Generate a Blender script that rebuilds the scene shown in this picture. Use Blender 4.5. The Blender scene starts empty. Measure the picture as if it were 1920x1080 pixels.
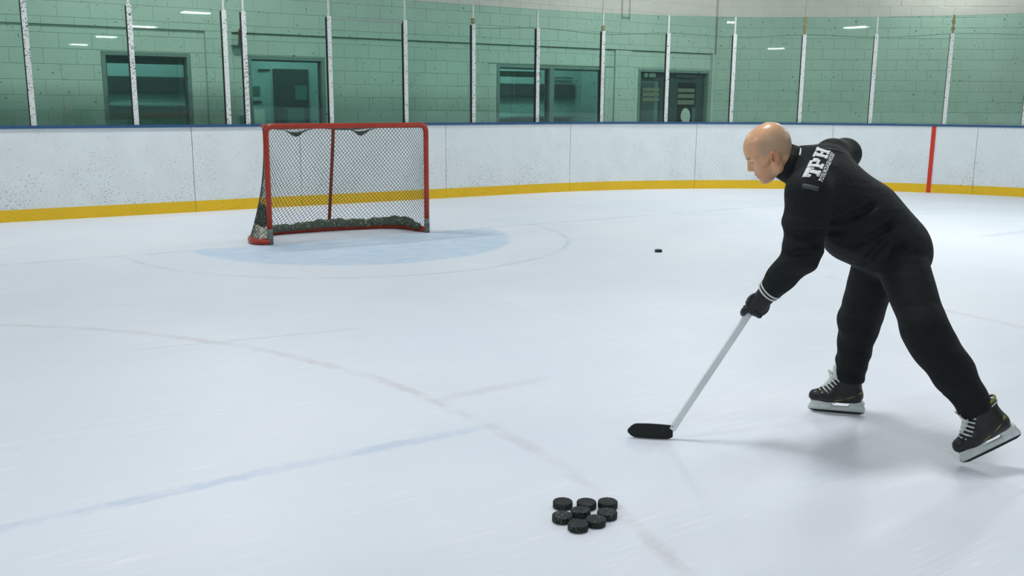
import bpy, bmesh, math, random
import numpy as np
from mathutils import Vector, Matrix
from mathutils.bvhtree import BVHTree
from bpy_extras.object_utils import world_to_camera_view

random.seed(7)
SC = bpy.context.scene
COL = SC.collection
PI = math.pi

# ------------------------------------------------------------------ camera
# world axes: x runs along the goal line, y towards the end boards, z up; the goal stands at the origin
YAW, PITCH, ROLL = 0.5740, 0.1964, 0.0073
CAMX, CAMY, CAMH = -4.195, -9.806, 1.533
FPX = 1765.2
cd = bpy.data.cameras.new('camera')
cam = bpy.data.objects.new('camera', cd)
COL.objects.link(cam)
cd.sensor_width = 36.0
cd.lens = FPX / 1920 * 36.0
cd.clip_start, cd.clip_end = 0.05, 300
_f0 = Vector((math.sin(YAW), math.cos(YAW), 0))
_r0 = Vector((math.cos(YAW), -math.sin(YAW), 0))
_fw = _f0 * math.cos(PITCH) + Vector((0, 0, -math.sin(PITCH)))
_up = _f0 * math.sin(PITCH) + Vector((0, 0, math.cos(PITCH)))
_rt = _r0 * math.cos(ROLL) + _up * math.sin(ROLL)
_up = _up * math.cos(ROLL) - _r0 * math.sin(ROLL)
_m = Matrix((_rt, _up, -_fw)).transposed().to_4x4()
_m.translation = (CAMX, CAMY, CAMH)
cam.matrix_world = _m
SC.camera = cam

# ------------------------------------------------------------------ world and exposure
w = bpy.data.worlds.new('world'); SC.world = w
w.use_nodes = True
w.node_tree.nodes['Background'].inputs[0].default_value = (0.8, 0.95, 1.0, 1)
w.node_tree.nodes['Background'].inputs[1].default_value = 0.02
SC.view_settings.view_transform = 'Standard'
SC.view_settings.look = 'None'
SC.view_settings.exposure = 0.0
SC.view_settings.gamma = 1.0
SC.view_settings.use_curve_mapping = False
SC.cycles.max_bounces = 6; SC.cycles.diffuse_bounces = 3; SC.cycles.glossy_bounces = 4; SC.cycles.transparent_max_bounces = 10
LAMP_COLOUR = (1.0, 1.0, 0.985)
LAMP_POWER = 56.0
ROOM_FILL_POWER = 10.0

# ------------------------------------------------------------------ node helpers
def srgb(r, g, b):
    f = lambda c: (c / 255 / 12.92) if c / 255 <= 0.04045 else ((c / 255 + 0.055) / 1.055) ** 2.4
    return (f(r), f(g), f(b), 1)

class NT:
    """tiny helper to write shader graphs as expressions"""
    def __init__(self, name):
        self.m = bpy.data.materials.new(name); self.m.use_nodes = True
        self.t = self.m.node_tree; self.t.nodes.clear()
        self.out = self.t.nodes.new('ShaderNodeOutputMaterial')
    def n(self, typ, **kw):
        nd = self.t.nodes.new(typ)
        for k, v in kw.items(): setattr(nd, k, v)
        return nd
    def put(self, sock, v):
        if hasattr(v, 'is_output'): self.t.links.new(v, sock)
        elif v is not None: sock.default_value = v
    def math(self, op, a, b=None, c=None, clamp=False):
        nd = self.n('ShaderNodeMath', operation=op, use_clamp=clamp)
        for i, v in enumerate((a, b, c)):
            if v is not None: self.put(nd.inputs[i], v)
        return nd.outputs[0]
    def coord(self, which='Object'):
        return self.n('ShaderNodeTexCoord').outputs[which]
    def mapping(self, vec, loc=(0, 0, 0), rot=(0, 0, 0), scale=(1, 1, 1)):
        nd = self.n('ShaderNodeMapping')
        self.put(nd.inputs['Vector'], vec)
        nd.inputs['Location'].default_value = loc; nd.inputs['Rotation'].default_value = rot; nd.inputs['Scale'].default_value = scale
        return nd.outputs[0]
    def noise(self, vec, scale, detail=3, rough=0.5, dist=0.0, col=False):
        nd = self.n('ShaderNodeTexNoise')
        self.put(nd.inputs['Vector'], vec)
        nd.inputs['Scale'].default_value = scale; nd.inputs['Detail'].default_value = detail
        nd.inputs['Roughness'].default_value = rough; nd.inputs['Distortion'].default_value = dist
        return nd.outputs['Color' if col else 'Fac']
    def ramp(self, v, lo, hi, a=0.0, b=1.0, smooth=True):
        nd = self.n('ShaderNodeMapRange', interpolation_type='SMOOTHSTEP' if smooth else 'LINEAR')
        self.put(nd.inputs[0], v)
        for i, x in zip((1, 2, 3, 4), (lo, hi, a, b)): nd.inputs[i].default_value = x
        return nd.outputs[0]
    def mix(self, fac, a, b, mode='MIX'):
        nd = self.n('ShaderNodeMix', data_type='RGBA', blend_type=mode)
        self.put(nd.inputs[0], fac); self.put(nd.inputs[6], a); self.put(nd.inputs[7], b)
        return nd.outputs[2]
    def sep(self, v):
        nd = self.n('ShaderNodeSeparateXYZ'); self.put(nd.inputs[0], v); return nd.outputs
    def comb(self, x, y, z):
        nd = self.n('ShaderNodeCombineXYZ')
        for i, v in enumerate((x, y, z)): self.put(nd.inputs[i], v)
        return nd.outputs[0]
    def bump(self, h, strength=0.2, dist=0.01):
        nd = self.n('ShaderNodeBump'); self.put(nd.inputs['Height'], h)
        nd.inputs['Strength'].default_value = strength; nd.inputs['Distance'].default_value = dist
        return nd.outputs[0]
    def bsdf(self, col, rough=0.5, metal=0.0, spec=0.5, normal=None, **kw):
        nd = self.n('ShaderNodeBsdfPrincipled')
        self.put(nd.inputs['Base Color'], col); self.put(nd.inputs['Roughness'], rough)
        self.put(nd.inputs['Metallic'], metal); self.put(nd.inputs['Specular IOR Level'], spec)
        if normal is not None: self.put(nd.inputs['Normal'], normal)
        for k, v in kw.items(): self.put(nd.inputs[k], v)
        return nd.outputs[0]
    def done(self, sh):
        self.t.links.new(sh, self.out.inputs['Surface']); return self.m

def plain(name, col, rough=0.5, metal=0.0, spec=0.5, var=0.06, scale=30.0, bump=0.0, wear=None):
    """solid colour with a little procedural variation, optional wear colour patches"""
    t = NT(name); c = t.coord()
    n = t.noise(c, scale, 4)
    dark = tuple(x * (1 - var * 2) for x in col[:3]) + (1,)
    k = t.mix(t.ramp(n, 0.3, 0.7), dark, col)
    if wear:
        k = t.mix(t.ramp(t.noise(c, wear[1], 5, 0.65), wear[2], wear[2] + 0.08), k, wear[0])
    return t.done(t.bsdf(k, rough, metal, spec, t.bump(n, bump, 0.005) if bump else None))

def emit(name, col, strength):
    t = NT(name); nd = t.n('ShaderNodeEmission')
    nd.inputs[0].default_value = (*col[:3], 1); nd.inputs[1].default_value = strength
    return t.done(nd.outputs[0])

# ------------------------------------------------------------------ materials
def ice_material():
    t = NT('ice'); c = t.coord(); x, y, z = t.sep(c)
    wob = t.math('MULTIPLY', t.math('SUBTRACT', t.noise(c, 1.1, 3), 0.5), 0.10)
    fine = t.math('MULTIPLY', t.math('SUBTRACT', t.noise(c, 9, 3), 0.5), 0.07)
    wob = t.math('ADD', wob, fine)
    rad = lambda cx, cy: t.math('SQRT', t.math('ADD', t.math('POWER', t.math('SUBTRACT', x, cx), 2.0), t.math('POWER', t.math('SUBTRACT', y, cy), 2.0)))
    def band(v, mid, half, soft):   # 1 inside |v-mid|<half
        d = t.math('ABSOLUTE', t.math('SUBTRACT', t.math('ADD', v, wob), mid))
        return t.ramp(d, half, half + soft, 1.0, 0.0)
    below = lambda v, lim, soft: t.ramp(v, lim - soft, lim + soft, 1.0, 0.0)
    mul = lambda a, b: t.math('MULTIPLY', a, b)
    worn = t.ramp(t.noise(c, 2.3, 5, 0.7), 0.34, 0.64, 0.12, 1.0)
    # resurfaced ice: cloudy variation
    base = t.mix(t.ramp(t.noise(c, 0.45, 4), 0.3, 0.7), srgb(222, 229, 241), srgb(229, 235, 245))
    big = t.mapping(c, rot=(0, 0, 0.5), scale=(0.35, 2.6, 1))
    base = t.mix(mul(t.ramp(t.noise(big, 0.9, 5, 0.6), 0.42, 0.75), 0.35), base, srgb(216, 228, 236))
    r0 = rad(0, 0)
    # crease
    cre = mul(below(t.math('ADD', r0, wob), 1.78, 0.05), below(y, -0.03, 0.03))
    cn = t.ramp(t.noise(t.mapping(c, rot=(0, 0, 0.3), scale=(1, 2.4, 1)), 4.5, 5, 0.6), 0.28, 0.72, 0.35, 1.0)
    base = t.mix(mul(cre, mul(cn, 0.80)), base, srgb(176, 207, 236))
    base = t.mix(mul(mul(band(r0, 2.43, 0.012, 0.035), below(y, -0.2, 0.3)), mul(worn, 0.42)), base, srgb(170, 190, 220))
    # goal line, showing only as a thin worn trace
    base = t.mix(mul(band(y, 0.0, 0.012, 0.03), mul(worn, 0.40)), base, srgb(150, 165, 190))
    # face-off circles, worn pale
    for cx, k in ((-6.526, 0.32), (6.9, 0.22)):
        base = t.mix(mul(band(rad(cx, -6.271), 4.59, 0.012, 0.045), mul(worn, k)), base, srgb(186, 172, 172))
    # hash mark and blue training line
    seg = lambda a, b, s=0.12: mul(t.ramp(x, a - s, a + s), t.ramp(x, b - s, b + s, 1.0, 0.0))
    base = t.mix(mul(mul(band(y, -5.63, 0.014, 0.05), seg(-1.95, -1.3)), 0.2), base, srgb(190, 178, 178))
    base = t.mix(mul(mul(band(y, -6.13, 0.014, 0.045), seg(-9, -1.95, 0.25)), mul(worn, 0.42)), base, srgb(160, 185, 222))
    yy = t.math('ADD', y, mul(t.math('ADD', x, 3.04), 0.122))
    base = t.mix(mul(mul(band(yy, -3.81, 0.003, 0.012), seg(-3.05, -1.75, 0.15)), 0.55), base, srgb(160, 205, 205))
    base = t.mix(mul(mul(band(y, -3.57, 0.02, 0.08), seg(6.5, 8.2, 0.2)), 0.4), base, srgb(175, 195, 225))
    # skate scratches
    sc = None
    for i in range(3):
        v = t.mapping(c, rot=(0, 0, (0.25, 1.05, -0.55, 2.3)[i]), scale=(0.5, 16, 1))
        s = t.ramp(t.math('ABSOLUTE', t.math('SUBTRACT', t.noise(v, 1.1 + 0.3 * i, 2, 0.5, 0.6), 0.5)), 0.0, 0.014, 1.0, 0.0)
        s = mul(s, t.ramp(t.noise(c, 0.9 + 0.37 * i, 2), 0.5, 0.62))
        sc = s if sc is None else t.math('MAXIMUM', sc, s)
    base = t.mix(mul(sc, 0.50), base, srgb(243, 247, 250))
    snow = t.ramp(t.noise(t.mapping(c, rot=(0, 0, 0.4), scale=(1, 1.8, 1)), 14, 6, 0.7), 0.56, 0.75)
    base = t.mix(mul(snow, 0.25), base, srgb(241, 244, 247))
    nrm = t.bump(t.noise(c, 38, 3, 0.6), 0.10, 0.004)
    rgh = t.math('ADD', 0.36, mul(t.noise(c, 1.4, 3), 0.2))
    return t.done(t.bsdf(base, rgh, 0, 0.32, nrm))

def marked(name, col, density, low_bias=False, rough=0.4, mark=srgb(95, 105, 95), mark2=srgb(150, 150, 110), scale=26, amt=0.8, vertical=False):
    """painted board with puck and stick scuffs: small dashes and dots"""
    t = NT(name); c = t.coord(); x, y, z = t.sep(c)
    u = t.math('ADD', x, t.math('MULTIPLY', y, -0.77))
    p = t.comb(u, 0.0, z) if not vertical else t.comb(u, y, z)
    n1 = t.noise(t.mapping(p, rot=(0, 0.5, 0), scale=(1, 1, 1.9)), scale, 2, 0.55, 0.4)
    n2 = t.noise(t.mapping(p, rot=(0, -0.6, 0), scale=(1, 1, 2.4)), scale * 1.25, 2, 0.55, 0.3)
    cl = t.ramp(t.noise(p, 1.6, 4), 0.25, 0.75, 0.05, -0.05, False)
    th = t.math('ADD', density, cl)
    if low_bias: th = t.math('ADD', th, t.ramp(z, 0.15, 1.0, -0.025, 0.04, False))
    m1 = t.ramp(t.math('SUBTRACT', n1, th), 0.0, 0.03)
    m2 = t.ramp(t.math('SUBTRACT', n2, th), 0.0, 0.035)
    k = t.mix(t.ramp(t.noise(p, 3, 3), 0.3, 0.7), tuple(v * 0.95 for v in col[:3]) + (1,), col)
    k = t.mix(t.math('MULTIPLY', m2, amt * 0.55), k, mark2)
    k = t.mix(t.math('MULTIPLY', m1, amt), k, mark)
    return t.done(t.bsdf(k, rough, 0, 0.35))

def glass_material(name, tint, spots=True, refl=1.0, haze=0.0):
    t = NT(name)
    tr = t.n('ShaderNodeBsdfTransparent'); tr.inputs[0].default_value = (*tint, 1)
    gl = t.n('ShaderNodeBsdfGlossy'); gl.inputs['Roughness'].default_value = 0.015
    gl.inputs[0].default_value = (0.95, 1, 0.98, 1)
    fr = t.n('ShaderNodeFresnel'); fr.inputs[0].default_value = 1.5
    mx = t.n('ShaderNodeMixShader')
    t.put(mx.inputs[0], t.math('MULTIPLY', fr.outputs[0], refl, clamp=True))
    t.t.links.new(tr.outputs[0], mx.inputs[1]); t.t.links.new(gl.outputs[0], mx.inputs[2])
    sh = mx.outputs[0]
    c = t.coord()
    if haze:
        df = t.n('ShaderNodeBsdfDiffuse'); df.inputs[0].default_value = (0.55, 0.72, 0.66, 1)
        m3 = t.n('ShaderNodeMixShader'); m3.inputs[0].default_value = haze
        t.t.links.new(sh, m3.inputs[1]); t.t.links.new(df.outputs[0], m3.inputs[2]); sh = m3.outputs[0]
    if spots:
        n = t.noise(c, 26, 1, 0.5); m = t.ramp(n, 0.735, 0.77)
        df = t.n('ShaderNodeBsdfDiffuse'); df.inputs[0].default_value = (0.03, 0.06, 0.05, 1)
        m2 = t.n('ShaderNodeMixShader'); t.put(m2.inputs[0], t.math('MULTIPLY', m, 0.7))
        t.t.links.new(sh, m2.inputs[1]); t.t.links.new(df.outputs[0], m2.inputs[2]); sh = m2.outputs[0]
    return t.done(sh)

def netting_material():
    t = NT('safety_net'); x, y, z = t.sep(t.coord('UV'))
    a = t.math('PINGPONG', t.math('ADD', x, y), 0.02); b = t.math('PINGPONG', t.math('SUBTRACT', x, y), 0.02)
    m = t.math('MAXIMUM', t.ramp(a, 0.0022, 0.0034, 1.0, 0.0), t.ramp(b, 0.0022, 0.0034, 1.0, 0.0))
    df = t.n('ShaderNodeBsdfDiffuse'); df.inputs[0].default_value = (0.5, 0.5, 0.46, 1)
    tr = t.n('ShaderNodeBsdfTransparent'); mx = t.n('ShaderNodeMixShader')
    t.put(mx.inputs[0], t.math('MULTIPLY', m, 0.85)); t.t.links.new(tr.outputs[0], mx.inputs[1]); t.t.links.new(df.outputs[0], mx.inputs[2])
    return t.done(mx.outputs[0])

def block_material(name, col):
    t = NT(name); c = t.coord('Object')
    info = t.n('ShaderNodeObjectInfo')
    g = t.noise(t.n('ShaderNodeNewGeometry').outputs['Position'], 1.3, 3)
    k = t.mix(t.ramp(g, 0.3, 0.7), tuple(v * 0.93 for v in col[:3]) + (1,), col)
    k = t.mix(t.math('MULTIPLY', info.outputs['Random'], 0.10), k, tuple(v * 0.75 for v in col[:3]) + (1,))
    n = t.noise(c, 160, 3, 0.6)
    return t.done(t.bsdf(k, 0.65, 0, 0.3, t.bump(n, 0.25, 0.002)))

def cloth(name, col, rough=0.75, fold=0.25):
    t = NT(name); c = t.coord()
    n = t.noise(c, 5.0, 3, 0.5, 1.2); wv = t.noise(t.mapping(c, rot=(0, 0.7, 0.2), scale=(1, 1, 3.2)), 6.5, 3, 0.5, 0.8)
    k = t.mix(t.ramp(wv, 0.3, 0.7), tuple(v * 0.8 for v in col[:3]) + (1,), col)
    h = t.math('ADD', n, wv)
    return t.done(t.bsdf(k, rough, 0, 0.25, t.bump(h, fold, 0.03)))

def skin_material():
    t = NT('skin'); a = t.n('ShaderNodeVertexColor'); a.layer_name = 'paint'
    c = t.coord(); n = t.noise(c, 90, 3)
    k = t.mix(t.math('MULTIPLY', t.ramp(n, 0.3, 0.7), 0.12), a.outputs[0], (0.25, 0.10, 0.06, 1))
    return t.done(t.bsdf(k, 0.33, 0, 0.55, t.bump(n, 0.08, 0.002), **{'Subsurface Weight': 0.06, 'Subsurface Radius': (0.012, 0.005, 0.003)}))

def puck_material():
    t = NT('puck_rubber'); c = t.coord(); info = t.n('ShaderNodeObjectInfo')
    o = t.n('ShaderNodeVectorMath', operation='ADD'); t.put(o.inputs[0], c)
    t.put(o.inputs[1], t.comb(t.math('MULTIPLY', info.outputs['Random'], 9.0), 0.0, 0.0))
    v = o.outputs[0]
    snow = t.ramp(t.noise(v, 130, 4, 0.7), 0.55, 0.66)
    snow = t.math('MULTIPLY', snow, t.ramp(t.noise(v, 24, 2), 0.46, 0.62))
    k = t.mix(t.math('MULTIPLY', snow, 0.55), srgb(24, 31, 31), srgb(170, 188, 192))
    return t.done(t.bsdf(k, 0.62, 0, 0.3, t.bump(t.noise(v, 300, 2), 0.2, 0.001)))

M = dict(
    ice=ice_material(),
    board=marked('board_white', srgb(221, 230, 233), 0.640, True, scale=36, amt=0.75, mark=srgb(110, 122, 116)),
    kick=marked('kick_yellow', srgb(226, 186, 34), 0.655, rough=0.45, mark=srgb(150, 120, 30), mark2=srgb(180, 150, 40)),
    cap=plain('cap_blue', srgb(38, 84, 128), 0.4),
    red=plain('goal_red', srgb(170, 52, 27), 0.35, var=0.1, scale=12, wear=(srgb(122, 38, 24), 22, 0.64)),
    redstripe=plain('stripe_red', srgb(205, 48, 34), 0.4),
    scuffed=plain('scuffed_steel', srgb(120, 128, 126), 0.45, 0.3, var=0.2, scale=40, wear=(srgb(70, 74, 72), 25, 0.55)),
    post=marked('post_white', srgb(214, 221, 219), 0.615, scale=34, mark=srgb(40, 46, 44), mark2=srgb(90, 95, 90), vertical=True, amt=0.95),
    gasket=plain('gasket_black', srgb(28, 34, 33), 0.6),
    glass=glass_material('rink_glass', (0.80, 0.97, 0.925), True, 1.0, 0.02),
    glass_edge=plain('glass_edge', srgb(120, 165, 150), 0.3),
    pane=glass_material('window_glass', (0.74, 0.84, 0.83), False, 1.3),
    joint=plain('pale_joint', srgb(196, 205, 198), 0.5),
    tape=plain('aged_tape', srgb(150, 140, 95), 0.6, var=0.2, scale=60),
    net=plain('net_cord', srgb(48, 62, 56), 0.8),
    skirt=plain('net_skirt', srgb(88, 100, 88), 0.85, var=0.3, scale=55, bump=0.5, wear=(srgb(142, 146, 128), 34, 0.56)),
    canvas=plain('canvas', srgb(205, 203, 188), 0.85, var=0.12, scale=16, bump=0.4, wear=(srgb(112, 112, 92), 19, 0.58)),
    block=block_material('painted_block', srgb(222, 227, 216)),
    mortar=plain('mortar_joint', srgb(205, 212, 203), 0.8),
    frame=plain('frame_grey', srgb(138, 156, 148), 0.5),
    framedark=plain('door_paint', srgb(66, 80, 82), 0.45),
    hallwall=plain('hall_wall', srgb(196, 204, 198), 0.7, scale=2),
    ceil=plain('hall_ceiling', srgb(205, 210, 208), 0.8, scale=2),
    walk=plain('rubber_walkway', srgb(70, 74, 74), 0.8),
    roomwall=plain('room_wall', srgb(158, 184, 182), 0.7, scale=3),
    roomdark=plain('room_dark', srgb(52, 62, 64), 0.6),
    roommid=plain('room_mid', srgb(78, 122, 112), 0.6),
    paper=plain('paper', srgb(226, 228, 218), 0.7),
    buff=plain('buff_paper', srgb(140, 140, 120), 0.7),
    steel=plain('steel', srgb(180, 186, 188), 0.3, 0.9),
    lamp=emit('lamp_diffuser', LAMP_COLOUR, LAMP_POWER),
    roomfill=emit('room_fill_glow', (0.85, 1.0, 1.0), ROOM_FILL_POWER),
    fixture=plain('lamp_housing', srgb(210, 214, 212), 0.5),
    beacon=plain('beacon_red', srgb(120, 22, 22), 0.25),
    beaconbox=plain('beacon_base', srgb(74, 84, 80), 0.5),
    conduit=plain('conduit', srgb(122, 140, 132), 0.45, 0.3),
    rust=plain('rusty_bracket', srgb(165, 150, 130), 0.6, var=0.15),
    netting=netting_material(),
    rope=plain('rope', srgb(128, 142, 132), 0.8),
    puck=puck_material(),
    jacket=cloth('jacket_black', srgb(22, 28, 29)),
    trousers=cloth('trousers_black', srgb(18, 24, 25)),
    glove=plain('glove_black', srgb(17, 23, 26), 0.55, var=0.15),
    glovegrey=plain('glove_slate', srgb(62, 78, 84), 0.55),
    white=plain('white_trim', srgb(225, 230, 228), 0.5),
    logo=plain('logo_white', srgb(226, 232, 232), 0.6, var=0.03),
    patch=plain('grey_patch', srgb(60, 72, 72), 0.6),
    skin=skin_material(),
    boot=plain('boot_black', srgb(14, 18, 19), 0.4, var=0.15),
    bootgrey=plain('boot_slate', srgb(58, 72, 72), 0.4),
    lime=plain('boot_lime', srgb(122, 124, 40), 0.45),
    holder=plain('holder_white', srgb(212, 220, 218), 0.35),
    lace=plain('lace_white', srgb(214, 222, 218), 0.8),
    shaft=plain('shaft_pale', srgb(232, 240, 242), 0.35, var=0.05, scale=6, wear=(srgb(200, 214, 218), 9, 0.60)),
    sticktape=plain('stick_tape', srgb(24, 29, 28), 0.8, var=0.2, scale=80, bump=0.3),
)

# ------------------------------------------------------------------ object helpers
def link(name, me, mat=None, parent=None, loc=None, rot=None, smooth=False):
    if mat is not None:
        me.materials.clear(); me.materials.append(M[mat] if isinstance(mat, str) else mat)
    if smooth:
        for p in me.polygons: p.use_smooth = True
    o = bpy.data.objects.new(name, me); COL.objects.link(o)
    if parent is not None: o.parent = parent
    if loc is not None: o.location = loc
    if rot is not None: o.rotation_euler = rot
    return o

def empty(name, loc=(0, 0, 0), rz=0.0, parent=None):
    o = bpy.data.objects.new(name, None); COL.objects.link(o)
    o.empty_display_size = 0.2; o.location = loc; o.rotation_euler = (0, 0, rz)
    if parent is not None: o.parent = parent
    return o

def tag(o, label=None, cat=None, group=None, kind=None):
    if label: o['label'] = label
    if cat: o['category'] = cat
    if group: o['group'] = group
    if kind: o['kind'] = kind
    return o

class MB:
    """collects boxes, tubes and free faces into one mesh"""
    def __init__(self): self.v = []; self.f = []
    def add(self, vs, fs):
        b = len(self.v); self.v += [tuple(p) for p in vs]; self.f += [tuple(i + b for i in q) for q in fs]; return self
    def box(self, x0, x1, y0, y1, z0, z1):
        vs = [(x, y, z) for z in (z0, z1) for y in (y0, y1) for x in (x0, x1)]
        return self.add(vs, [(0, 2, 3, 1), (4, 5, 7, 6), (0, 1, 5, 4), (2, 6, 7, 3), (0, 4, 6, 2), (1, 3, 7, 5)])
    def tube(self, pts, r, n=8, closed=False, cap=True):
        pts = [Vector(p) for p in pts]; N = len(pts)
        rs = r if isinstance(r, (list, tuple)) else [r] * N
        rings = []; prev = None
        for i, p in enumerate(pts):
            a = pts[(i - 1) % N] if (closed or i > 0) else p
            b = pts[(i + 1) % N] if (closed or i < N - 1) else p
            d = (b - a); d = d.normalized() if d.length > 1e-9 else Vector((0, 0, 1))
            if prev is None:
                s = Vector((0, 0, 1)) if abs(d.z) < 0.9 else Vector((1, 0, 0))
                u = d.cross(s).normalized()
            else:
                u = (prev - d * prev.dot(d)); u = u.normalized() if u.length > 1e-6 else d.orthogonal().normalized()
            prev = u; v = d.cross(u)
            rings.append([p + (u * math.cos(2 * PI * k / n) + v * math.sin(2 * PI * k / n)) * rs[i] for k in range(n)])
        vs = [q for rg in rings for q in rg]; fs = []
        for i in range(N if closed else N - 1):
            j = (i + 1) % N
            for k in range(n): fs.append((i * n + k, i * n + (k + 1) % n, j * n + (k + 1) % n, j * n + k))
        if cap and not closed:
            fs.append(tuple(range(n - 1, -1, -1))); fs.append(tuple((N - 1) * n + k for k in range(n)))
        return self.add(vs, fs)
    def prism(self, poly, y0, y1):            # polygon in x,z extruded along y
        n = len(poly)
        vs = [(x, y0, z) for x, z in poly] + [(x, y1, z) for x, z in poly]
        fs = [tuple(range(n)), tuple(range(2 * n - 1, n - 1, -1))] + [(i, i + n, (i + 1) % n + n, (i + 1) % n) for i in range(n)]
        return self.add(vs, fs)
    def mesh(self, name):
        me = bpy.data.meshes.new(name); me.from_pydata(self.v, [], self.f)
        bm = bmesh.new(); bm.from_mesh(me); bmesh.ops.recalc_face_normals(bm, faces=bm.faces); bm.to_mesh(me); bm.free()
        return me
    def build(self, name, mat, parent=None, smooth=False, bevel=0.0, **kw):
        me = self.mesh(name)
        if bevel:
            bm = bmesh.new(); bm.from_mesh(me)
            bmesh.ops.bevel(bm, geom=list(bm.edges), offset=bevel, segments=2, affect='EDGES', profile=0.7)
            bm.to_mesh(me); bm.free()
        return link(name, me, mat, parent, smooth=smooth, **kw)

def catmull(pts, n=8, closed=False):
    pts = [Vector(p) for p in pts]; out = []; N = len(pts)
    for i in range(N if closed else N - 1):
        g = lambda k: pts[k % N] if closed else pts[max(0, min(N - 1, k))]
        p0, p1, p2, p3 = g(i - 1), g(i), g(i + 1), g(i + 2)
        for k in range(n):
            t = k / n
            out.append(0.5 * ((2 * p1) + (p2 - p0) * t + (2 * p0 - 5 * p1 + 4 * p2 - p3) * t * t + (3 * p1 - p0 - 3 * p2 + p3) * t ** 3))
    if not closed: out.append(pts[-1])
    return out

def to_px(p):
    c = world_to_camera_view(SC, cam, Vector(p)); return c.x * 1920, (1 - c.y) * 1080, c.z
bpy.context.view_layer.update()

# ------------------------------------------------------------------ rink outline
RC, US, WE = 7.82, 4.61, 3.404            # corner radius, half of the straight end, boards behind the goal line
SIDE = 44.0
ARC = RC * PI / 2
def ring(s):
    """point and outward normal on the inner face of the boards; s=0 behind the goal, growing to the right"""
    sg = 1 if s >= 0 else -1; s = abs(s)
    if s <= US: p, n = (s, WE), (0, 1)
    elif s <= US + ARC:
        a = (s - US) / RC; p = (US + RC * math.sin(a), WE - RC + RC * math.cos(a)); n = (math.sin(a), math.cos(a))
    elif s <= US + ARC + SIDE:
        p = (US + RC, WE - RC - (s - US - ARC)); n = (1, 0)
    elif s <= US + 2 * ARC + SIDE:
        a = (s - US - ARC - SIDE) / RC; p = (US + RC * math.cos(a), WE - RC - SIDE - RC * math.sin(a)); n = (math.cos(a), -math.sin(a))
    else:
        p = (US - (s - US - 2 * ARC - SIDE), WE - 2 * RC - SIDE); n = (0, -1)
    return Vector((sg * p[0], p[1], 0)), Vector((sg * n[0], n[1], 0))
HALF = 2 * US + 2 * ARC + SIDE

# ice
outline = [ring(s)[0] for s in np.arange(-HALF, HALF - 0.2, 0.4)]
me = bpy.data.meshes.new('floor'); me.from_pydata([tuple(p) for p in outline], [], [tuple(range(len(outline)))])
floor = link('floor', me, 'ice')
bm = bmesh.new(); bm.from_mesh(me); bmesh.ops.recalc_face_normals(bm, faces=bm.faces)
if next(iter(bm.faces)).normal.z < 0: bmesh.ops.reverse_faces(bm, faces=bm.faces)
bm.to_mesh(me); bm.free()
tag(floor, 'white ice sheet with worn blue goal crease and faint painted lines', 'ice', kind='structure')
walk = MB().box(-15.5, 19, -64, 9.5, -0.12, -0.02).build('floor_surround', 'walk')
tag(walk, 'dark rubber walkway floor outside the rink boards', 'floor', kind='structure')

# hall shell
HZ = 5.7
def shell(name, label, cat, *b, mat='hallwall'):
    o = MB().box(*b).build(name, mat); tag(o, label, cat, kind='structure'); return o
shell('ceiling', 'pale flat ceiling above the rink', 'ceiling', -15.5, 19, -64, 9.5, HZ, HZ + 0.2, mat='ceil')
shell('wall_left', 'plain pale hall wall along the left side of the rink', 'wall', -15.7, -15.5, -64, 9.5, -0.12, HZ)
shell('wall_right', 'plain pale hall wall along the right side of the rink', 'wall', 19, 19.2, -64, 9.5, -0.12, HZ)
shell('wall_far', 'plain pale hall wall at the opposite end of the rink', 'wall', -15.7, 19.2, -64.2, -64, -0.12, HZ)
shell('wall_outer', 'plain hall wall behind the rooms at the near end', 'wall', -15.7, 19.2, 9.5, 9.7, -0.12, HZ)

# ------------------------------------------------------------------ block walls
def subtract(r, o):
    x0, x1, z0, z1 = r; a0, a1, b0, b1 = o
    if a0 >= x1 or a1 <= x0 or b0 >= z1 or b1 <= z0: return [r]
    out = []
    if z0 < b0: out.append((x0, x1, z0, b0))
    if b1 < z1: out.append((x0, x1, b1, z1))
    m0, m1 = max(z0, b0), min(z1, b1)
    if x0 < a0: out.append((x0, a0, m0, m1))
    if a1 < x1: out.append((a1, x1, m0, m1))
    return out
def carve(r, holes):
    rs = [r]
    for h in holes: rs = [q for p in rs for q in subtract(p, h)]
    return [q for q in rs if q[1] - q[0] > 0.03 and q[3] - q[2] > 0.03]

CH, CW, CZ, GAP = 0.2075, 0.415, 0.1095, 0.005
_boxcache = {}
def block_mesh(wd, ht, dp):
    k = (round(wd, 3), round(ht, 3), round(dp, 3))
    if k not in _boxcache:
        m = MB().box(-k[0] / 2, k[0] / 2, 0, k[2], -k[1] / 2, k[1] / 2).mesh('block')
        bm = bmesh.new(); bm.from_mesh(m)
        ed = [e for e in bm.edges if all(v.co.y < 1e-6 for v in e.verts)]
        bmesh.ops.bevel(bm, geom=ed, offset=0.004, segments=1, affect='EDGES'); bm.to_mesh(m); bm.free()
        m.materials.append(M['block']); _boxcache[k] = m
    return _boxcache[k]

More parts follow.
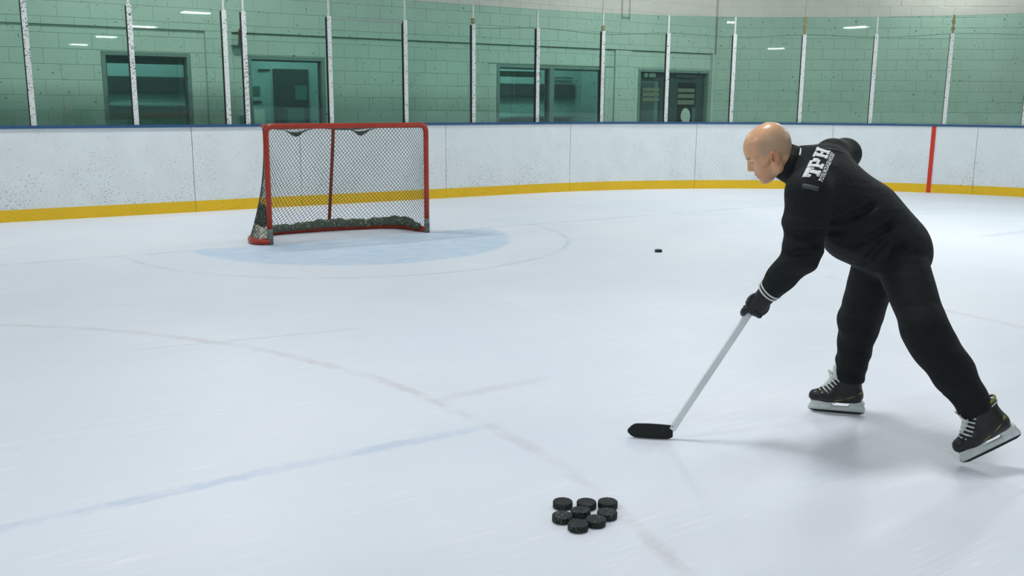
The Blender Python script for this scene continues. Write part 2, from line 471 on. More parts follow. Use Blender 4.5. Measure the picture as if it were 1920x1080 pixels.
def block_wall(name, label, root_loc, rz, x0, x1, zones, holes, keep=300):
    """zones: (x0,x1,z0,z1,face) ; face = how far behind the wall line the block face lies"""
    back = MB()
    for zx0, zx1, zz0, zz1, face in zones:
        for r in carve((zx0, zx1, zz0, zz1), holes): back.box(r[0], r[1], face + 0.006, 0.30, r[2], r[3])
    for r in carve((x0, x1, 3.75, HZ), []): back.box(r[0], r[1], 0.0, 0.30, r[2], r[3])
    root = back.build(name, 'mortar', None, loc=root_loc, rot=(0, 0, rz))
    tag(root, label, 'wall', kind='structure')
    bpy.context.view_layer.update(); mw = root.matrix_world.copy()
    items = []
    for zx0, zx1, zz0, zz1, face in zones:
        for k in range(-1, 19):
            a, b = CZ + CH * (k - 1), CZ + CH * k
            a, b = max(a, zz0), min(b, zz1)
            if b - a < 0.03: continue
            i0 = math.floor((zx0) / CW) - 1; i1 = math.ceil(zx1 / CW) + 1
            for i in range(i0, i1 + 1):
                u0 = i * CW + (CW / 2 if k % 2 else 0) + 0.06
                r = (max(u0, zx0), min(u0 + CW, zx1), a, b)
                if r[1] - r[0] < 0.03: continue
                for q in carve(r, holes): items.append((q, face))
    scored = []
    for q, face in items:
        c = mw @ Vector(((q[0] + q[1]) / 2, face, (q[2] + q[3]) / 2)); px, py, d = to_px(c)
        vis = d > 0 and -20 < px < 1940 and -15 < py < 236 + 0.0 * px and q[2] > 1.0
        area = (q[1] - q[0]) * (q[3] - q[2]) / (d * d) if vis else 0
        scored.append((area, q, face))
    scored.sort(key=lambda s: -s[0])
    rest = MB()
    for n, (ar, q, face) in enumerate(scored):
        wd, ht = q[1] - q[0] - GAP, q[3] - q[2] - GAP; cx, cz = (q[0] + q[1]) / 2, (q[2] + q[3]) / 2
        if ar > 0 and n < keep:
            link('block', block_mesh(wd, ht, 0.02), None, root, loc=(cx, face - random.uniform(0, 0.0016), cz))
        else: rest.box(cx - wd / 2, cx + wd / 2, face, face + 0.02, cz - ht / 2, cz + ht / 2)
    o = rest.build('block_courses', 'block', root); o['kind'] = 'stuff'
    return root

W0 = 4.6
WIN = [(-1.70, -0.485, 0.95, 2.175), (0.36, 1.59, 0.95, 2.175), (4.797, 7.212, 0.95, 2.165)]
DOOR = (8.04, 9.93, -0.02, 2.16)
BAY = 0.04
zones = [(-9.0, -0.265, -0.02, 2.50, BAY), (-0.265, 0.13, -0.02, 2.50, 0.0), (0.13, 7.43, -0.02, 2.49, BAY), (7.43, 7.825, -0.02, 2.49, 0.0),
         (7.825, 9.965, -0.02, 2.49, BAY), (9.965, 10.05, -0.02, 2.49, 0.0), (-9.0, 10.05, 2.50, 3.75, 0.0)]
wall_end = block_wall('wall_end', 'painted block wall with recessed bays behind the rink glass', (0, W0, 0), 0.0, -9.0, 10.05, zones, WIN + [DOOR])
CORN = math.radians(-38)
wall_corner = block_wall('wall_corner', 'plain painted block wall behind the corner glass', (10.05, W0, 0), CORN, 0.0, 11.2,
                         [(0.0, 11.2, -0.02, 3.75, 0.0)], [])
shell('wall_side', 'plain hall wall closing the left end behind the boards', 'wall', -15.5, -9.0, W0, W0 + 0.3, -0.12, HZ)

# ------------------------------------------------------------------ windows, rooms and the double door
def window(n, rect, label, mullion=None):
    x0, x1, z0, z1 = rect
    root = empty('window_%d' % n, ((x0 + x1) / 2, W0, z0)); tag(root, label, 'window', kind='structure')
    ox, oz = (x0 + x1) / 2, z0
    fw = 0.055
    def fr(nm, *b):
        MB().box(b[0] - ox, b[1] - ox, b[2], b[3], b[4] - oz, b[5] - oz).build(nm, 'frame', root, bevel=0.004)
    y0, y1 = BAY - 0.012, 0.20
    fr('window_head', x0, x1, y0, y1, z1 - fw, z1); fr('window_sill', x0, x1, y0 - 0.03, y1, z0, z0 + fw)
    fr('window_jamb', x0, x0 + fw, y0, y1, z0 + fw, z1 - fw); fr('window_jamb', x1 - fw, x1, y0, y1, z0 + fw, z1 - fw)
    xs = [x0 + fw] + ([mullion - 0.05, mullion + 0.05] if mullion else []) + [x1 - fw]
    if mullion: fr('mullion', mullion - 0.05, mullion + 0.05, y0, y1, z0 + fw, z1 - fw)
    for i in range(0, len(xs), 2):
        a, b = xs[i], xs[i + 1]
        g = 0.022                       # inner stop and dark gasket
        for q in ((a, b, z1 - fw - g, z1 - fw), (a, b, z0 + fw, z0 + fw + g), (a, a + g, z0 + fw + g, z1 - fw - g), (b - g, b, z0 + fw + g, z1 - fw - g)):
            MB().box(q[0] - ox, q[1] - ox, 0.10, 0.15, q[2] - oz, q[3] - oz).build('glazing_bead', 'framedark', root)
        MB().box(a + g - ox, b - g - ox, 0.120, 0.128, z0 + fw + g - oz, z1 - fw - g - oz).build('pane', 'pane', root)
    return root
window(1, WIN[0], 'square window left of the goal light, dark reflection bands modelled behind it')
window(2, WIN[1], 'window behind the goal showing an inner door and notices')
window(3, WIN[2], 'wide two-light window with a centre mullion', 5.98)

def room(name, label, x0, x1, depth, bands):
    """simple room seen through a window: shell, added fill lamp, and coloured pieces, some standing for pane reflections"""
    root = empty(name, ((x0 + x1) / 2, W0 + 0.31, 0)); tag(root, label, 'room', kind='structure')
    ox = (x0 + x1) / 2; a, b = x0 - ox, x1 - ox
    m = MB().box(a - 0.1, b + 0.1, depth, depth + 0.1, 0, 2.8)
    m.box(a - 0.1, a, 0, depth, 0, 2.8).box(b, b + 0.1, 0, depth, 0, 2.8); m.build('room_shell', 'roomwall', root)
    MB().box(a - 0.1, b + 0.1, 0, depth + 0.1, 2.8, 2.9).build('room_ceiling', 'roomwall', root)
    MB().box(a - 0.1, b + 0.1, 0, depth + 0.1, -0.1, 0).build('room_floor', 'roomdark', root)
    MB().box(a + 0.3, b - 0.3, depth * 0.1, depth * 0.1 + 0.3, 2.76, 2.8).build('room_fill_light', 'roomfill', root)  # added glowing strip that lifts the dark room behind the glass
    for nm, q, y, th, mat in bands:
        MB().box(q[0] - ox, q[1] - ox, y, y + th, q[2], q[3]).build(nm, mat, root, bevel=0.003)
    return root
D1 = 1.1
room('room_left', 'dim room behind the square window', -2.4, 0.1, D1, [  # these strips, shelf included, model the rink's reflection in the pane
    ('reflection_band_top', (-1.75, -0.40, 2.02, 2.12), 0.02, 0.05, 'roommid'),
    ('reflection_band_dark', (-2.3, 0.0, 1.63, 1.86), D1 - 0.10, 0.09, 'roomdark'),
    ('shelf', (-2.3, 0.0, 1.40, 1.43), D1 - 0.2, 0.19, 'roommid'), ('reflection_band_low', (-2.3, 0.0, 1.0, 1.2), D1 - 0.2, 0.19, 'roommid')])
room('room_centre', 'dim room with an inner door behind the goal window', 0.2, 2.4, D1, [
    ('inner_door', (1.21, 1.82, 0.0, 2.03), D1 - 0.05, 0.05, 'roomdark'), ('door_notice', (1.42, 1.72, 1.12, 1.38), D1 - 0.062, 0.01, 'roommid'),
    ('door_notice', (1.57, 1.78, 1.52, 1.76), D1 - 0.062, 0.01, 'roommid'),
    ('wall_poster', (0.78, 0.98, 1.58, 1.74), D1 - 0.012, 0.012, 'roommid'), ('wall_rail', (0.76, 1.0, 1.47, 1.50), D1 - 0.03, 0.03, 'roomdark'),
    ('door_closer', (0.96, 1.16, 2.00, 2.02), D1 - 0.04, 0.04, 'roomdark'), ('low_panel', (0.86, 1.04, 1.05, 1.36), D1 - 0.02, 0.02, 'paper')])
room('room_right', 'dim room behind the wide window', 4.4, 7.5, D1, [  # top, dark and shelf strips here also stand for reflected rink bands
    ('reflection_band_top', (4.8, 5.93, 1.96, 2.06), 0.02, 0.05, 'roommid'), ('reflection_band_dark', (4.9, 7.45, 1.62, 1.86), D1 - 0.10, 0.09, 'roomdark'),
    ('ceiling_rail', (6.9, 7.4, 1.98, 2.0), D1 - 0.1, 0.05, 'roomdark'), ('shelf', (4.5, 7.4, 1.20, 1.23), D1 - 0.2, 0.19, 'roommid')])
room('vestibule', 'dim vestibule behind the double door', 7.7, 10.3, 1.3, [
    ('far_door', (9.0, 9.8, 0.0, 1.95), 1.25, 0.05, 'roomdark'), ('far_notice', (8.4, 8.8, 1.2, 1.8), 1.28, 0.02, 'roommid')])

def double_door():
    x0, x1, z0, z1 = DOOR; ox = (x0 + x1) / 2
    root = empty('door_1', (ox, W0, 0)); tag(root, 'dark double door with glass lights and paper notices', 'door', kind='structure')
    b = lambda nm, mat, a0, a1, y0, y1, c0, c1, par=root: MB().box(a0 - ox, a1 - ox, y0, y1, c0, c1).build(nm, mat, par, bevel=0.003)
    b('door_head', 'frame', x0, x1, BAY - 0.012, 0.2, z1 - 0.055, z1)
    b('door_jamb', 'frame', x0, x0 + 0.05, BAY - 0.012, 0.2, 0, z1 - 0.055); b('door_jamb', 'frame', x1 - 0.05, x1, BAY - 0.012, 0.2, 0, z1 - 0.055)
    mid = 8.79
    for k, (a, c) in enumerate(((x0 + 0.052, mid - 0.003), (mid + 0.003, x1 - 0.052))):
        g0, g1 = ((8.20, 8.68), (9.15, 9.66))[k]; top = z1 - 0.058; gt = (1.93, 1.915)[k]
        leaf = MB()
        for q in carve((a, c, 0.01, top), [(g0, g1, 0.3, gt)]): leaf.box(q[0] - ox, q[1] - ox, 0.12, 0.165, q[2], q[3])
        L = leaf.build('door_leaf', 'framedark', root)
        b('pane', 'pane', g0, g1, 0.138, 0.146, 0.3, gt, L)
        if k == 0:
            b('door_closer', 'frame', 8.21, 8.50, 0.06, 0.12, 2.005, 2.085, L)
            b('closer_arm', 'framedark', 8.30, 8.33, 0.05, 0.06, 1.99, 2.10, L)
            for z, h in ((1.74, 0.06), (1.64, 0.07), (1.54, 0.07)): b('notice', 'buff', 8.24, 8.67, 0.128, 0.132, z, z + h, L)
        else:
            b('door_closer', 'framedark', 9.05, 9.60, 0.07, 0.12, 2.02, 2.07, L)
            b('push_plate', 'steel', 8.86, 8.885, 0.10, 0.12, 1.80, 2.05, L)
            for z, h in ((1.73, 0.07), (1.61, 0.08), (1.48, 0.09)): b('notice', 'buff', 9.17, 9.62, 0.128, 0.132, z, z + h, L)
            poly = [(9.40 + 0.13 * math.cos(q), 1.24 + 0.17 * math.sin(q) + (0.0 if math.sin(q) > 0 else 0.0)) for q in np.linspace(-0.9, PI + 0.2, 16)] + [(9.44, 1.0), (9.52, 1.0)]
            MB().prism([(p[0] - ox, p[1]) for p in poly], 0.128, 0.132).build('sticker', 'paper', L)
            b('side_light', 'roommid', 9.58, 9.66, 0.128, 0.134, 0.5, 1.42, L)
double_door()

# ------------------------------------------------------------------ dasher boards
KZ, BZ, CZT = 0.150, 1.150, 1.185
def curved(s0, s1, o0, o1, z0, z1, step=0.25):
    """solid strip following the boards: o0/o1 offsets along the outward normal"""
    n = max(1, int(math.ceil((s1 - s0) / step))); m = MB(); vs = []
    for i in range(n + 1):
        p, q = ring(s0 + (s1 - s0) * i / n)
        for o, z in ((o0, z0), (o0, z1), (o1, z1), (o1, z0)): vs.append((p.x + q.x * o, p.y + q.y * o, z))
    fs = [(0, 1, 2, 3), tuple(4 * n + k for k in (3, 2, 1, 0))]
    for i in range(n):
        for k in range(4): fs.append((4 * i + k, 4 * i + (k + 1) % 4, 4 * i + 4 + (k + 1) % 4, 4 * i + 4 + k))
    return m.add(vs, fs)
boards = empty('dasher_boards', (0, WE, 0))
tag(boards, 'white scuffed rink boards with yellow kick strip and blue cap rail', 'rink boards', kind='structure')
seams = [-0.843, 0.68, 3.08, 5.485, 7.904, 10.345, 12.702, 15.10]
while seams[-1] + 2.4 < HALF - 0.6: seams.append(seams[-1] + 2.4)
left = [-0.843 - 2.4]
while left[-1] - 2.4 > -HALF + 0.6: left.append(left[-1] - 2.4)
seams = [-HALF] + left[::-1] + seams + [HALF]
def place(o, par): o.parent = par; o.matrix_parent_inverse = Matrix.Translation(-Vector(par.location)); return o
for a, b in zip(seams[:-1], seams[1:]):
    g = 0.0035
    place(curved(a + g, b - g, 0, 0.05, KZ, BZ).build('board_panel', 'board'), boards)
    place(curved(a + g * 0.6, b - g * 0.6, -0.010, 0.05, 0.0, KZ).build('kick_strip', 'kick'), boards)
    place(curved(a + 0.0005, b - 0.0005, -0.022, 0.13, BZ, CZT).build('cap_rail', 'cap'), boards)
place(curved(12.010 - 0.034, 12.010 + 0.034, -0.013, -0.002, 0.0, BZ - 0.002).build('goal_line_stripe', 'redstripe'), boards)

# ------------------------------------------------------------------ glass screen
screen = empty('glass_screen', (0, WE, CZT))
tag(screen, 'tall green-tinted rink glass held by scuffed white posts on the boards', 'rink glass')
posts = [-0.316 - 1.217 * k for k in range(7, 0, -1)] + [-0.316, -0.048, 1.194, 2.413, 3.611, 4.842, 6.100, 7.325, 8.533, 9.753, 10.958, 12.162, 13.370, 14.58, 15.79, 17.0]
PO = 0.055                                 # glass line behind the inner face
GT, PT = 3.0, 2.71
def frame_at(s, off):
    p, q = ring(s); t = Vector((q.y, -q.x, 0)); return Vector((p.x, p.y, 0)) + q * off, t, q
def obox(m, c, t, q, a0, a1, b0, b1, z0, z1):
    vs = [c + t * a + q * b + Vector((0, 0, z)) for z in (z0, z1) for b in (b0, b1) for a in (a0, a1)]
    return m.add(vs, [(0, 2, 3, 1), (4, 5, 7, 6), (0, 1, 5, 4), (2, 6, 7, 3), (0, 4, 6, 2), (1, 3, 7, 5)])
def bank(o): return place2(o, screen)
def place2(o, par): o.parent = par; o.matrix_parent_inverse = Matrix.Translation(-Vector(par.location)); return o
tapes = {3.611: 0.06, 6.100: 0.06, 9.753: 0.30, 12.162: 0.30}
for i, s in enumerate(posts):
    c, t, q = frame_at(s, PO)
    hw = 0.031
    bank(obox(MB(), c, t, q, -hw, hw, -0.032, 0.03, CZT, PT).build('post', 'post'))
    bank(obox(MB(), c, t, q, -hw - 0.009, -hw, -0.026, 0.026, CZT, PT - 0.015).build('gasket', 'gasket'))
    bank(obox(MB(), c, t, q, -0.014, 0.014, -0.012, 0.012, PT, GT).build('joint_strip', 'joint'))
    if s in tapes:
        z = PT + 0.003
        mt = MB(); n = 6
        for k in range(n):
            h = tapes[s] if tapes[s] > 0.1 else 0.09
            a = z + h * k / n; b2 = z + h * (k + 1) / n - 0.002
            wv = 0.020 + 0.009 * math.sin(k * 2.4 + s)
            obox(mt, c, t, q, -wv, wv + 0.004 * (k % 2), -0.02, 0.02, a, b2)
        bank(mt.build('tape_wrap', 'tape'))
for a, b in zip(posts[:-1], posts[1:]):
    pa, ta, qa = frame_at(a, PO); pb, tb, qb = frame_at(b, PO)
    d = (pb - pa); L = d.length; t = d.normalized(); q = Vector((-t.y, t.x, 0))
    jit = random.uniform(-0.0015, 0.0015)
    q = (q + t * jit).normalized(); t = Vector((q.y, -q.x, 0))
    e = 0.016
    bank(obox(MB(), pa, t, q, e, L - e, -0.006, 0.006, CZT + 0.004, GT).build('glass_pane', 'glass'))
    bank(obox(MB(), pa, t, q, e, L - e, -0.0075, 0.0075, GT, GT + 0.004).build('pane_edge', 'glass_edge'))
# header bar over the pane behind the goal
c, t, q = frame_at(1.194, PO)
bank(obox(MB(), c, t, q, 0.034, 1.185, -0.02, 0.02, PT - 0.045, PT - 0.02).build('header_bar', 'frame'))

# safety netting above the glass
m = bpy.data.meshes.new('safety_netting'); vs, fs, uv = [], [], []
ss = np.arange(-9.0, 17.01, 0.3)
for s in ss:
    p, q = ring(s); p = p + q * (PO + 0.03)
    vs += [(p.x, p.y, GT + 0.006), (p.x, p.y, HZ - 0.02)]
for i in range(len(ss) - 1): fs.append((2 * i, 2 * i + 2, 2 * i + 3, 2 * i + 1))
m.from_pydata(vs, [], fs); ul = m.uv_layers.new(name='UVMap')
for poly in m.polygons:
    for li in poly.loop_indices:
        vi = m.loops[li].vertex_index; ul.data[li].uv = (ss[vi // 2], vs[vi][2])
sn = empty('safety_netting', (0, WE, GT))
tag(sn, 'fine pale safety netting hung above the rink glass', 'netting')
nb = place2(link('mesh', m, 'netting'), sn); nb['kind'] = 'stuff'
rp = [ring(s)[0] + ring(s)[1] * (PO + 0.03) + Vector((0, 0, 2.66 + 0.05 * math.sin((s + 1.2) * 1.28) ** 2)) for s in np.arange(3.6, 16.5, 0.2)]
place2(MB().tube(rp, 0.004, 5).build('lower_rope', 'rope'), sn)
for s in (6.1, 9.753):
    p, q = ring(s); p = p + q * (PO + 0.03)
    place2(MB().tube([(p.x, p.y, GT + 0.006), (p.x, p.y, HZ - 0.02)], 0.004, 5).build('seam_rope', 'rope'), sn)

# ------------------------------------------------------------------ fittings on the end wall
gl = empty('goal_light', (0.262, W0, 2.31)); tag(gl, 'red goal lamp on a small bracket beside the glass post', 'goal lamp')
MB().box(-0.155, 0.055, -0.10, BAY, -0.012, 0.0).build('bracket', 'beaconbox', gl)
hb = MB(); hb.prism([(-0.05, 0.0), (0.05, 0.0), (0.038, 0.085), (-0.038, 0.085)], -0.09, 0.0).build('housing', 'beaconbox', gl, bevel=0.006)
bm = bmesh.new()
prof = [(0.036, 0.085), (0.040, 0.10), (0.040, 0.20), (0.034, 0.225), (0.02, 0.24), (0.0, 0.245)]
MBl = MB(); n = 14
vsl = [(r * math.cos(2 * PI * k / n), -0.045 + r * math.sin(2 * PI * k / n), z) for r, z in prof for k in range(n)]
fsl = [(i * n + k, i * n + (k + 1) % n, (i + 1) * n + (k + 1) % n, (i + 1) * n + k) for i in range(len(prof) - 1) for k in range(n)]
MBl.add(vsl, fsl).build('lens', 'beacon', gl, smooth=True)
cage = MB()
for k in range(6):
    a = 2 * PI * k / 6
    cage.tube([(0.047 * math.cos(a), -0.045 + 0.047 * math.sin(a), 0.085), (0.047 * math.cos(a), -0.045 + 0.047 * math.sin(a), 0.205), (0.03 * math.cos(a), -0.045 + 0.03 * math.sin(a), 0.25)], 0.003, 5)
for z in (0.12, 0.165): cage.tube([(0.047 * math.cos(2 * PI * k / 16), -0.045 + 0.047 * math.sin(2 * PI * k / 16), z) for k in range(16)], 0.003, 5, closed=True)
cage.build('guard_cage', 'beaconbox', gl)
MB().tube(catmull([(0.0, -0.03, -0.01), (0.0, -0.02, -0.1), (0.03, 0.0, -0.22), (0.07, 0.02, -0.36), (0.075, 0.03, -0.6), (0.075, 0.03, -1.3)], 6), 0.012, 8).build('conduit', 'conduit', gl, smooth=True)
jb = MB().box(0.20, 0.30, W0 - 0.02, W0 + BAY, 1.10, 1.28).build('junction_box', 'frame', bevel=0.004)
jb.location = (0, 0, 0); tag(jb, 'small grey junction box low on the wall under the goal lamp', 'junction box')
br = MB().tube(catmull([(7.54, W0 - 0.03, 3.75), (7.54, W0 - 0.03, 3.12), (7.56, W0 - 0.03, 3.10), (7.70, W0 - 0.03, 3.10), (7.72, W0 - 0.03, 3.12), (7.72, W0 - 0.03, 3.75)], 4), 0.007, 6).build('hanging_bracket', 'rust')
tag(br, 'thin U-shaped metal hanger on the wall above the glass', 'bracket')
cp = MB().tube([(10.02, W0 - 0.015, z) for z in (2.5, 2.95, 3.4, 3.75)], 0.010, 6).build('corner_conduit', 'rust')
tag(cp, 'thin rusty conduit running up the corner of the block wall', 'conduit')

# ------------------------------------------------------------------ ceiling lights, added fill panels included
lamp_root = None
def make_lamp():
    r = empty('ceiling_or_fill_light', (0, 0, 0))
    MB().box(-0.62, 0.62, -0.32, 0.32, 0.0, 0.09).build('housing', 'fixture', r, bevel=0.01)
    MB().add([(-0.58, -0.28, -0.012), (0.58, -0.28, -0.012), (0.58, 0.28, -0.012), (-0.58, 0.28, -0.012)], [(0, 3, 2, 1)]).build('diffuser', 'lamp', r)
    for s in (-0.5, 0.5): MB().tube([(s, 0, 0.09), (s, 0, 0.52)], 0.006, 6).build('hanger', 'steel', r)
    tag(r, 'flat white panel light under the rink ceiling, some of the set added as fill', 'ceiling light', 'panel lights in rows')
    return r
LZ = 5.18
first = make_lamp(); used = False
spots = [(-7.2, 1.7), (-1.0, 1.7), (7.2, 1.7), (6.3, -2.8), (-7.2, -5.9), (-1.0, -5.9), (7.2, -5.9), (-7.2, -12.5), (7.2, -11.0), (13.6, 1.4), (13.6, -5.9)] + [(u, y) for u in (-7.2, 7.2) for y in (-16.1, -26.3, -36.4, -46.6, -57.0)]  # several near-end panels and the outer pair are added to brighten ice and boards
for u, y in spots:
    if not used: r = first; used = True
    else:
        r = first.copy(); COL.objects.link(r)
        for ch in list(first.children):
            d = ch.copy(); COL.objects.link(d); d.parent = r
    r.location = (u, y, LZ)

# ------------------------------------------------------------------ hockey goal
goal = empty('hockey_goal', (0, 0, 0)); tag(goal, 'red hockey goal with slack dark mesh net at the blue crease', 'hockey goal')
TR, TOPZ, HW = 0.030, 1.25, 0.945
def bend(cx, cz, r, a0, a1, n=7): return [(cx + r * math.cos(a), 0, cz + r * math.sin(a)) for a in np.linspace(a0, a1, n)]
br_ = 0.075
path = [(-HW, 0, 0.16)] + [(-HW, 0, 0.6)] + bend(-HW + br_, TOPZ - br_, br_, PI, PI / 2) + [(0, 0, TOPZ)] + bend(HW - br_, TOPZ - br_, br_, PI / 2, 0) + [(HW, 0, 0.6), (HW, 0, 0.16)]
MB().tube(path, TR, 14).build('front_frame', 'red', goal, smooth=True)
for s in (-1, 1):
    MB().tube([(s * HW, 0, 0.0), (s * HW, 0, 0.09), (s * HW, 0, 0.17)], [TR + 0.003, TR + 0.003, TR + 0.001], 14).build('post_foot', 'scuffed', goal, smooth=True)
base_pts = [(-HW, 0.0), (-1.05, 0.02), (-1.095, 0.14), (-1.04, 0.36), (-0.89, 0.57), (-0.66, 0.68), (-0.35, 0.70), (0.0, 0.69), (0.32, 0.655), (0.62, 0.585), (0.80, 0.46), (0.885, 0.28), (0.93, 0.10), (HW, 0.0)]
base = catmull([(x, y, 0.034) for x, y in base_pts], 6)
MB().tube(base, 0.033, 10).build('base_frame', 'red', goal, smooth=True)
top_pts = [(-HW, 0.0), (-0.925, 0.16), (-0.84, 0.33), (-0.62, 0.43), (-0.3, 0.455), (0.0, 0.46), (0.3, 0.455), (0.62, 0.43), (0.84, 0.33), (0.925, 0.16), (HW, 0.0)]
top = catmull([(x, y, TOPZ - 0.005) for x, y in top_pts], 8)
MB().tube(top, 0.019, 8).build('top_shelf_rail', 'red', goal, smooth=True)
MB().tube([(0, 0.46, TOPZ), (0, 0.52, 0.9), (0, 0.69, 0.05)], 0.020, 10).build('centre_brace', 'red', goal, smooth=True)
MB().tube([(0, 0.03, TOPZ - 0.002), (0, 0.46, TOPZ - 0.005)], 0.016, 8).build('top_brace', 'red', goal, smooth=True)

def resample(pts, n):
    P = np.array([tuple(p) for p in pts]); L = np.r_[0, np.cumsum(np.linalg.norm(np.diff(P, axis=0), axis=1))]
    q = np.linspace(0, L[-1], n); return np.stack([np.interp(q, L, P[:, k]) for k in range(3)], 1), L[-1]
NB = 400
BT, Lb = resample(base, NB); TT, Lt = resample(top, NB)
def net_point(s, v):
    """s in 0..1 round the net, v in 0..1 from shelf rail down to base"""
    i = min(max(s, 0), 1) * (NB - 1); i0 = int(i); i1 = min(i0 + 1, NB - 1); f = i - i0
    a = TT[i0] * (1 - f) + TT[i1] * f; b = BT[i0] * (1 - f) + BT[i1] * f
    e = v ** 1.35
    p = a * (1 - e) + b * e; p[2] = a[2] * (1 - v) + (b[2] + 0.03) * v
    sag = 0.05 * math.sin(PI * v) * (1 - abs(2 * s - 1) ** 4)          # slack mesh hangs inwards
    p[1] -= sag; p[0] *= 1 - 0.035 * math.sin(PI * v) * abs(2 * s - 1)
    return p
def cords(fn, LS, LV, cell, r, name):
    """diamond mesh: two families of diagonal cords with knots as crossings"""
    m = MB(); step = cell
    for sgn in (1, -1):
        k0 = -LV if sgn > 0 else 0.0
        k = k0
        while k < LS + (0 if sgn > 0 else LV):
            pts = []
            nseg = int(LV / (step * 0.5))
            for j in range(nseg + 1):
                v = LV * j / nseg; s = k + v if sgn > 0 else k - v
                if 0 <= s <= LS: pts.append(fn(s / LS, v / LV))
            if len(pts) > 1: m.tube(pts, r, 4, cap=False)
            k += step * 1.42
    return m
cords(net_point, 3.0, 1.22, 0.036, 0.0026, 'back').build('back_netting', 'net', goal)['kind'] = 'stuff'
def shelf_point(s, v):
    a = -HW + 2 * HW * s; i = int(s * (NB - 1)); b = TT[i]
    p = np.array([a, 0.0, TOPZ]) * (1 - v) + np.array(b) * v
    p[2] -= 0.05 * math.sin(PI * v) * (0.35 + 0.65 * abs(math.sin(2.6 * PI * s + 0.35))) * math.sin(PI * s) ** 0.5
    return p
cords(shelf_point, 1.89, 0.46, 0.036, 0.0021, 'shelf').build('shelf_netting', 'net', goal)['kind'] = 'stuff'
# bunched mesh sagging under the crossbar
for cx, wd in ((-0.56, 0.42), (0.20, 0.40)):
    m = MB(); n = 22; vs = []
    for i in range(n + 1):
        a = i / n; x = cx + (a - 0.5) * wd
        dz = 0.055 * math.exp(-((a - 0.5) / 0.24) ** 2) + 0.004
        yb = 0.16
        th = 0.003 + 0.022 * math.exp(-((a - 0.5) / 0.17) ** 2)
        for k in range(8):
            an = 2 * PI * k / 8
            vs.append((x, yb + 0.03 * math.cos(an), TOPZ - 0.032 - dz + th * math.sin(an) + 0.003 * math.sin(9 * a + k)))
    fs = [(i * 8 + k, i * 8 + (k + 1) % 8, i * 8 + 8 + (k + 1) % 8, i * 8 + 8 + k) for i in range(n) for k in range(8)] + [tuple(range(8)), tuple(n * 8 + k for k in range(7, -1, -1))]
    m.add(vs, fs).build('net_bunch', 'skirt', goal, smooth=True)
# padded skirt of bunched mesh along the base
m = MB(); vs = []; n = 120
for i in range(n + 1):
    s = 0.17 + 0.80 * i / n; b = BT[int(s * (NB - 1))]; c = b * np.array([0.955, 0.92, 1]); 
    h = 0.085 + 0.03 * i / n + 0.012 * math.sin(i * 0.13 + 0.7) + 0.006 * math.sin(i * 0.53) + 0.005 * math.sin(i * 0.91)
    h *= 0.55 + 0.45 * min(1, i / 18, (n - i) / 12)
    th = 0.018 + 0.006 * math.sin(i * 0.7)
    d = np.array([b[0], b[1] - 0.1, 0]); d = d / np.linalg.norm(d)
    for o, z in ((-0.02, 0.05), (-0.045 - th * 0.3, h * 0.5), (-0.03, h + 0.03), (-0.012, h + 0.04), (0.004, h * 0.6 + 0.03), (0.0, 0.06)):
        vs.append((c[0] + d[0] * o + 0.02 * d[0], c[1] + d[1] * o + 0.02 * d[1], z))
fs = [(i * 6 + k, i * 6 + (k + 1) % 6, i * 6 + 6 + (k + 1) % 6, i * 6 + 6 + k) for i in range(n) for k in range(6)] + [tuple(range(6)), tuple(n * 6 + k for k in range(5, -1, -1))]
m.add(vs, fs).build('mesh_skirt', 'skirt', goal, smooth=True)
# pale canvas flap and dark mesh gathered outside the left post
def flap(name, mat, s0, s1, z0, z1, off, wob):
    m = MB(); vs = []; n = 26; nz = 8
    for i in range(n + 1):
        s = s0 + (s1 - s0) * i / n
        for j in range(nz + 1):
            v = 1 - (z0 + (z1 - z0) * j / nz) / 1.22
            p = net_point(s, min(1, max(0, v))); d = np.array([p[0], p[1] - 0.25, 0]); d /= np.linalg.norm(d) + 1e-9
            w_ = off + wob * math.sin(i * 1.3 + j * 0.8) * math.sin(j * 0.9 + 0.4)
            zz = z0 + (z1 - z0) * j / nz + (0.012 * math.sin(i * 0.9) if j == nz else 0)
            vs.append((p[0] + d[0] * w_, p[1] + d[1] * w_, zz))
    for i in range(n):
        for j in range(nz): m.f.append((i * (nz + 1) + j, (i + 1) * (nz + 1) + j, (i + 1) * (nz + 1) + j + 1, i * (nz + 1) + j + 1))
    m.v = vs
    o = m.build(name, mat, goal, smooth=True)
    md = o.modifiers.new('thick', 'SOLIDIFY'); md.thickness = 0.006
    return o
flap('canvas_flap', 'canvas', 0.0, 0.17, 0.06, 0.20, 0.012, 0.010)
flap('gathered_mesh', 'skirt', 0.015, 0.10, 0.19, 0.42, 0.004, 0.012)

# ------------------------------------------------------------------ pucks
def puck_mesh():
    prof = [(0.0, 0.0254), (0.0345, 0.0254), (0.0371, 0.0240), (0.0381, 0.0215), (0.0381, 0.0040), (0.0371, 0.0014), (0.0345, 0.0), (0.0, 0.0)]
    n = 40; m = MB()
    vs = [(0, 0, 0.0254)]; 
    for r, z in prof[1:-1]: vs += [(r * math.cos(2 * PI * k / n), r * math.sin(2 * PI * k / n), z) for k in range(n)]
    vs.append((0, 0, 0)); L = len(prof) - 2
    fs = [(0, 1 + k, 1 + (k + 1) % n) for k in range(n)]
    for i in range(L - 1): fs += [(1 + i * n + k, 1 + (i + 1) * n + k, 1 + (i + 1) * n + (k + 1) % n, 1 + i * n + (k + 1) % n) for k in range(n)]
    fs += [(len(vs) - 1, 1 + (L - 1) * n + (k + 1) % n, 1 + (L - 1) * n + k) for k in range(n)]
    me = m.add(vs, fs).mesh('hockey_puck'); me.materials.append(M['puck']); return me
pm = puck_mesh()
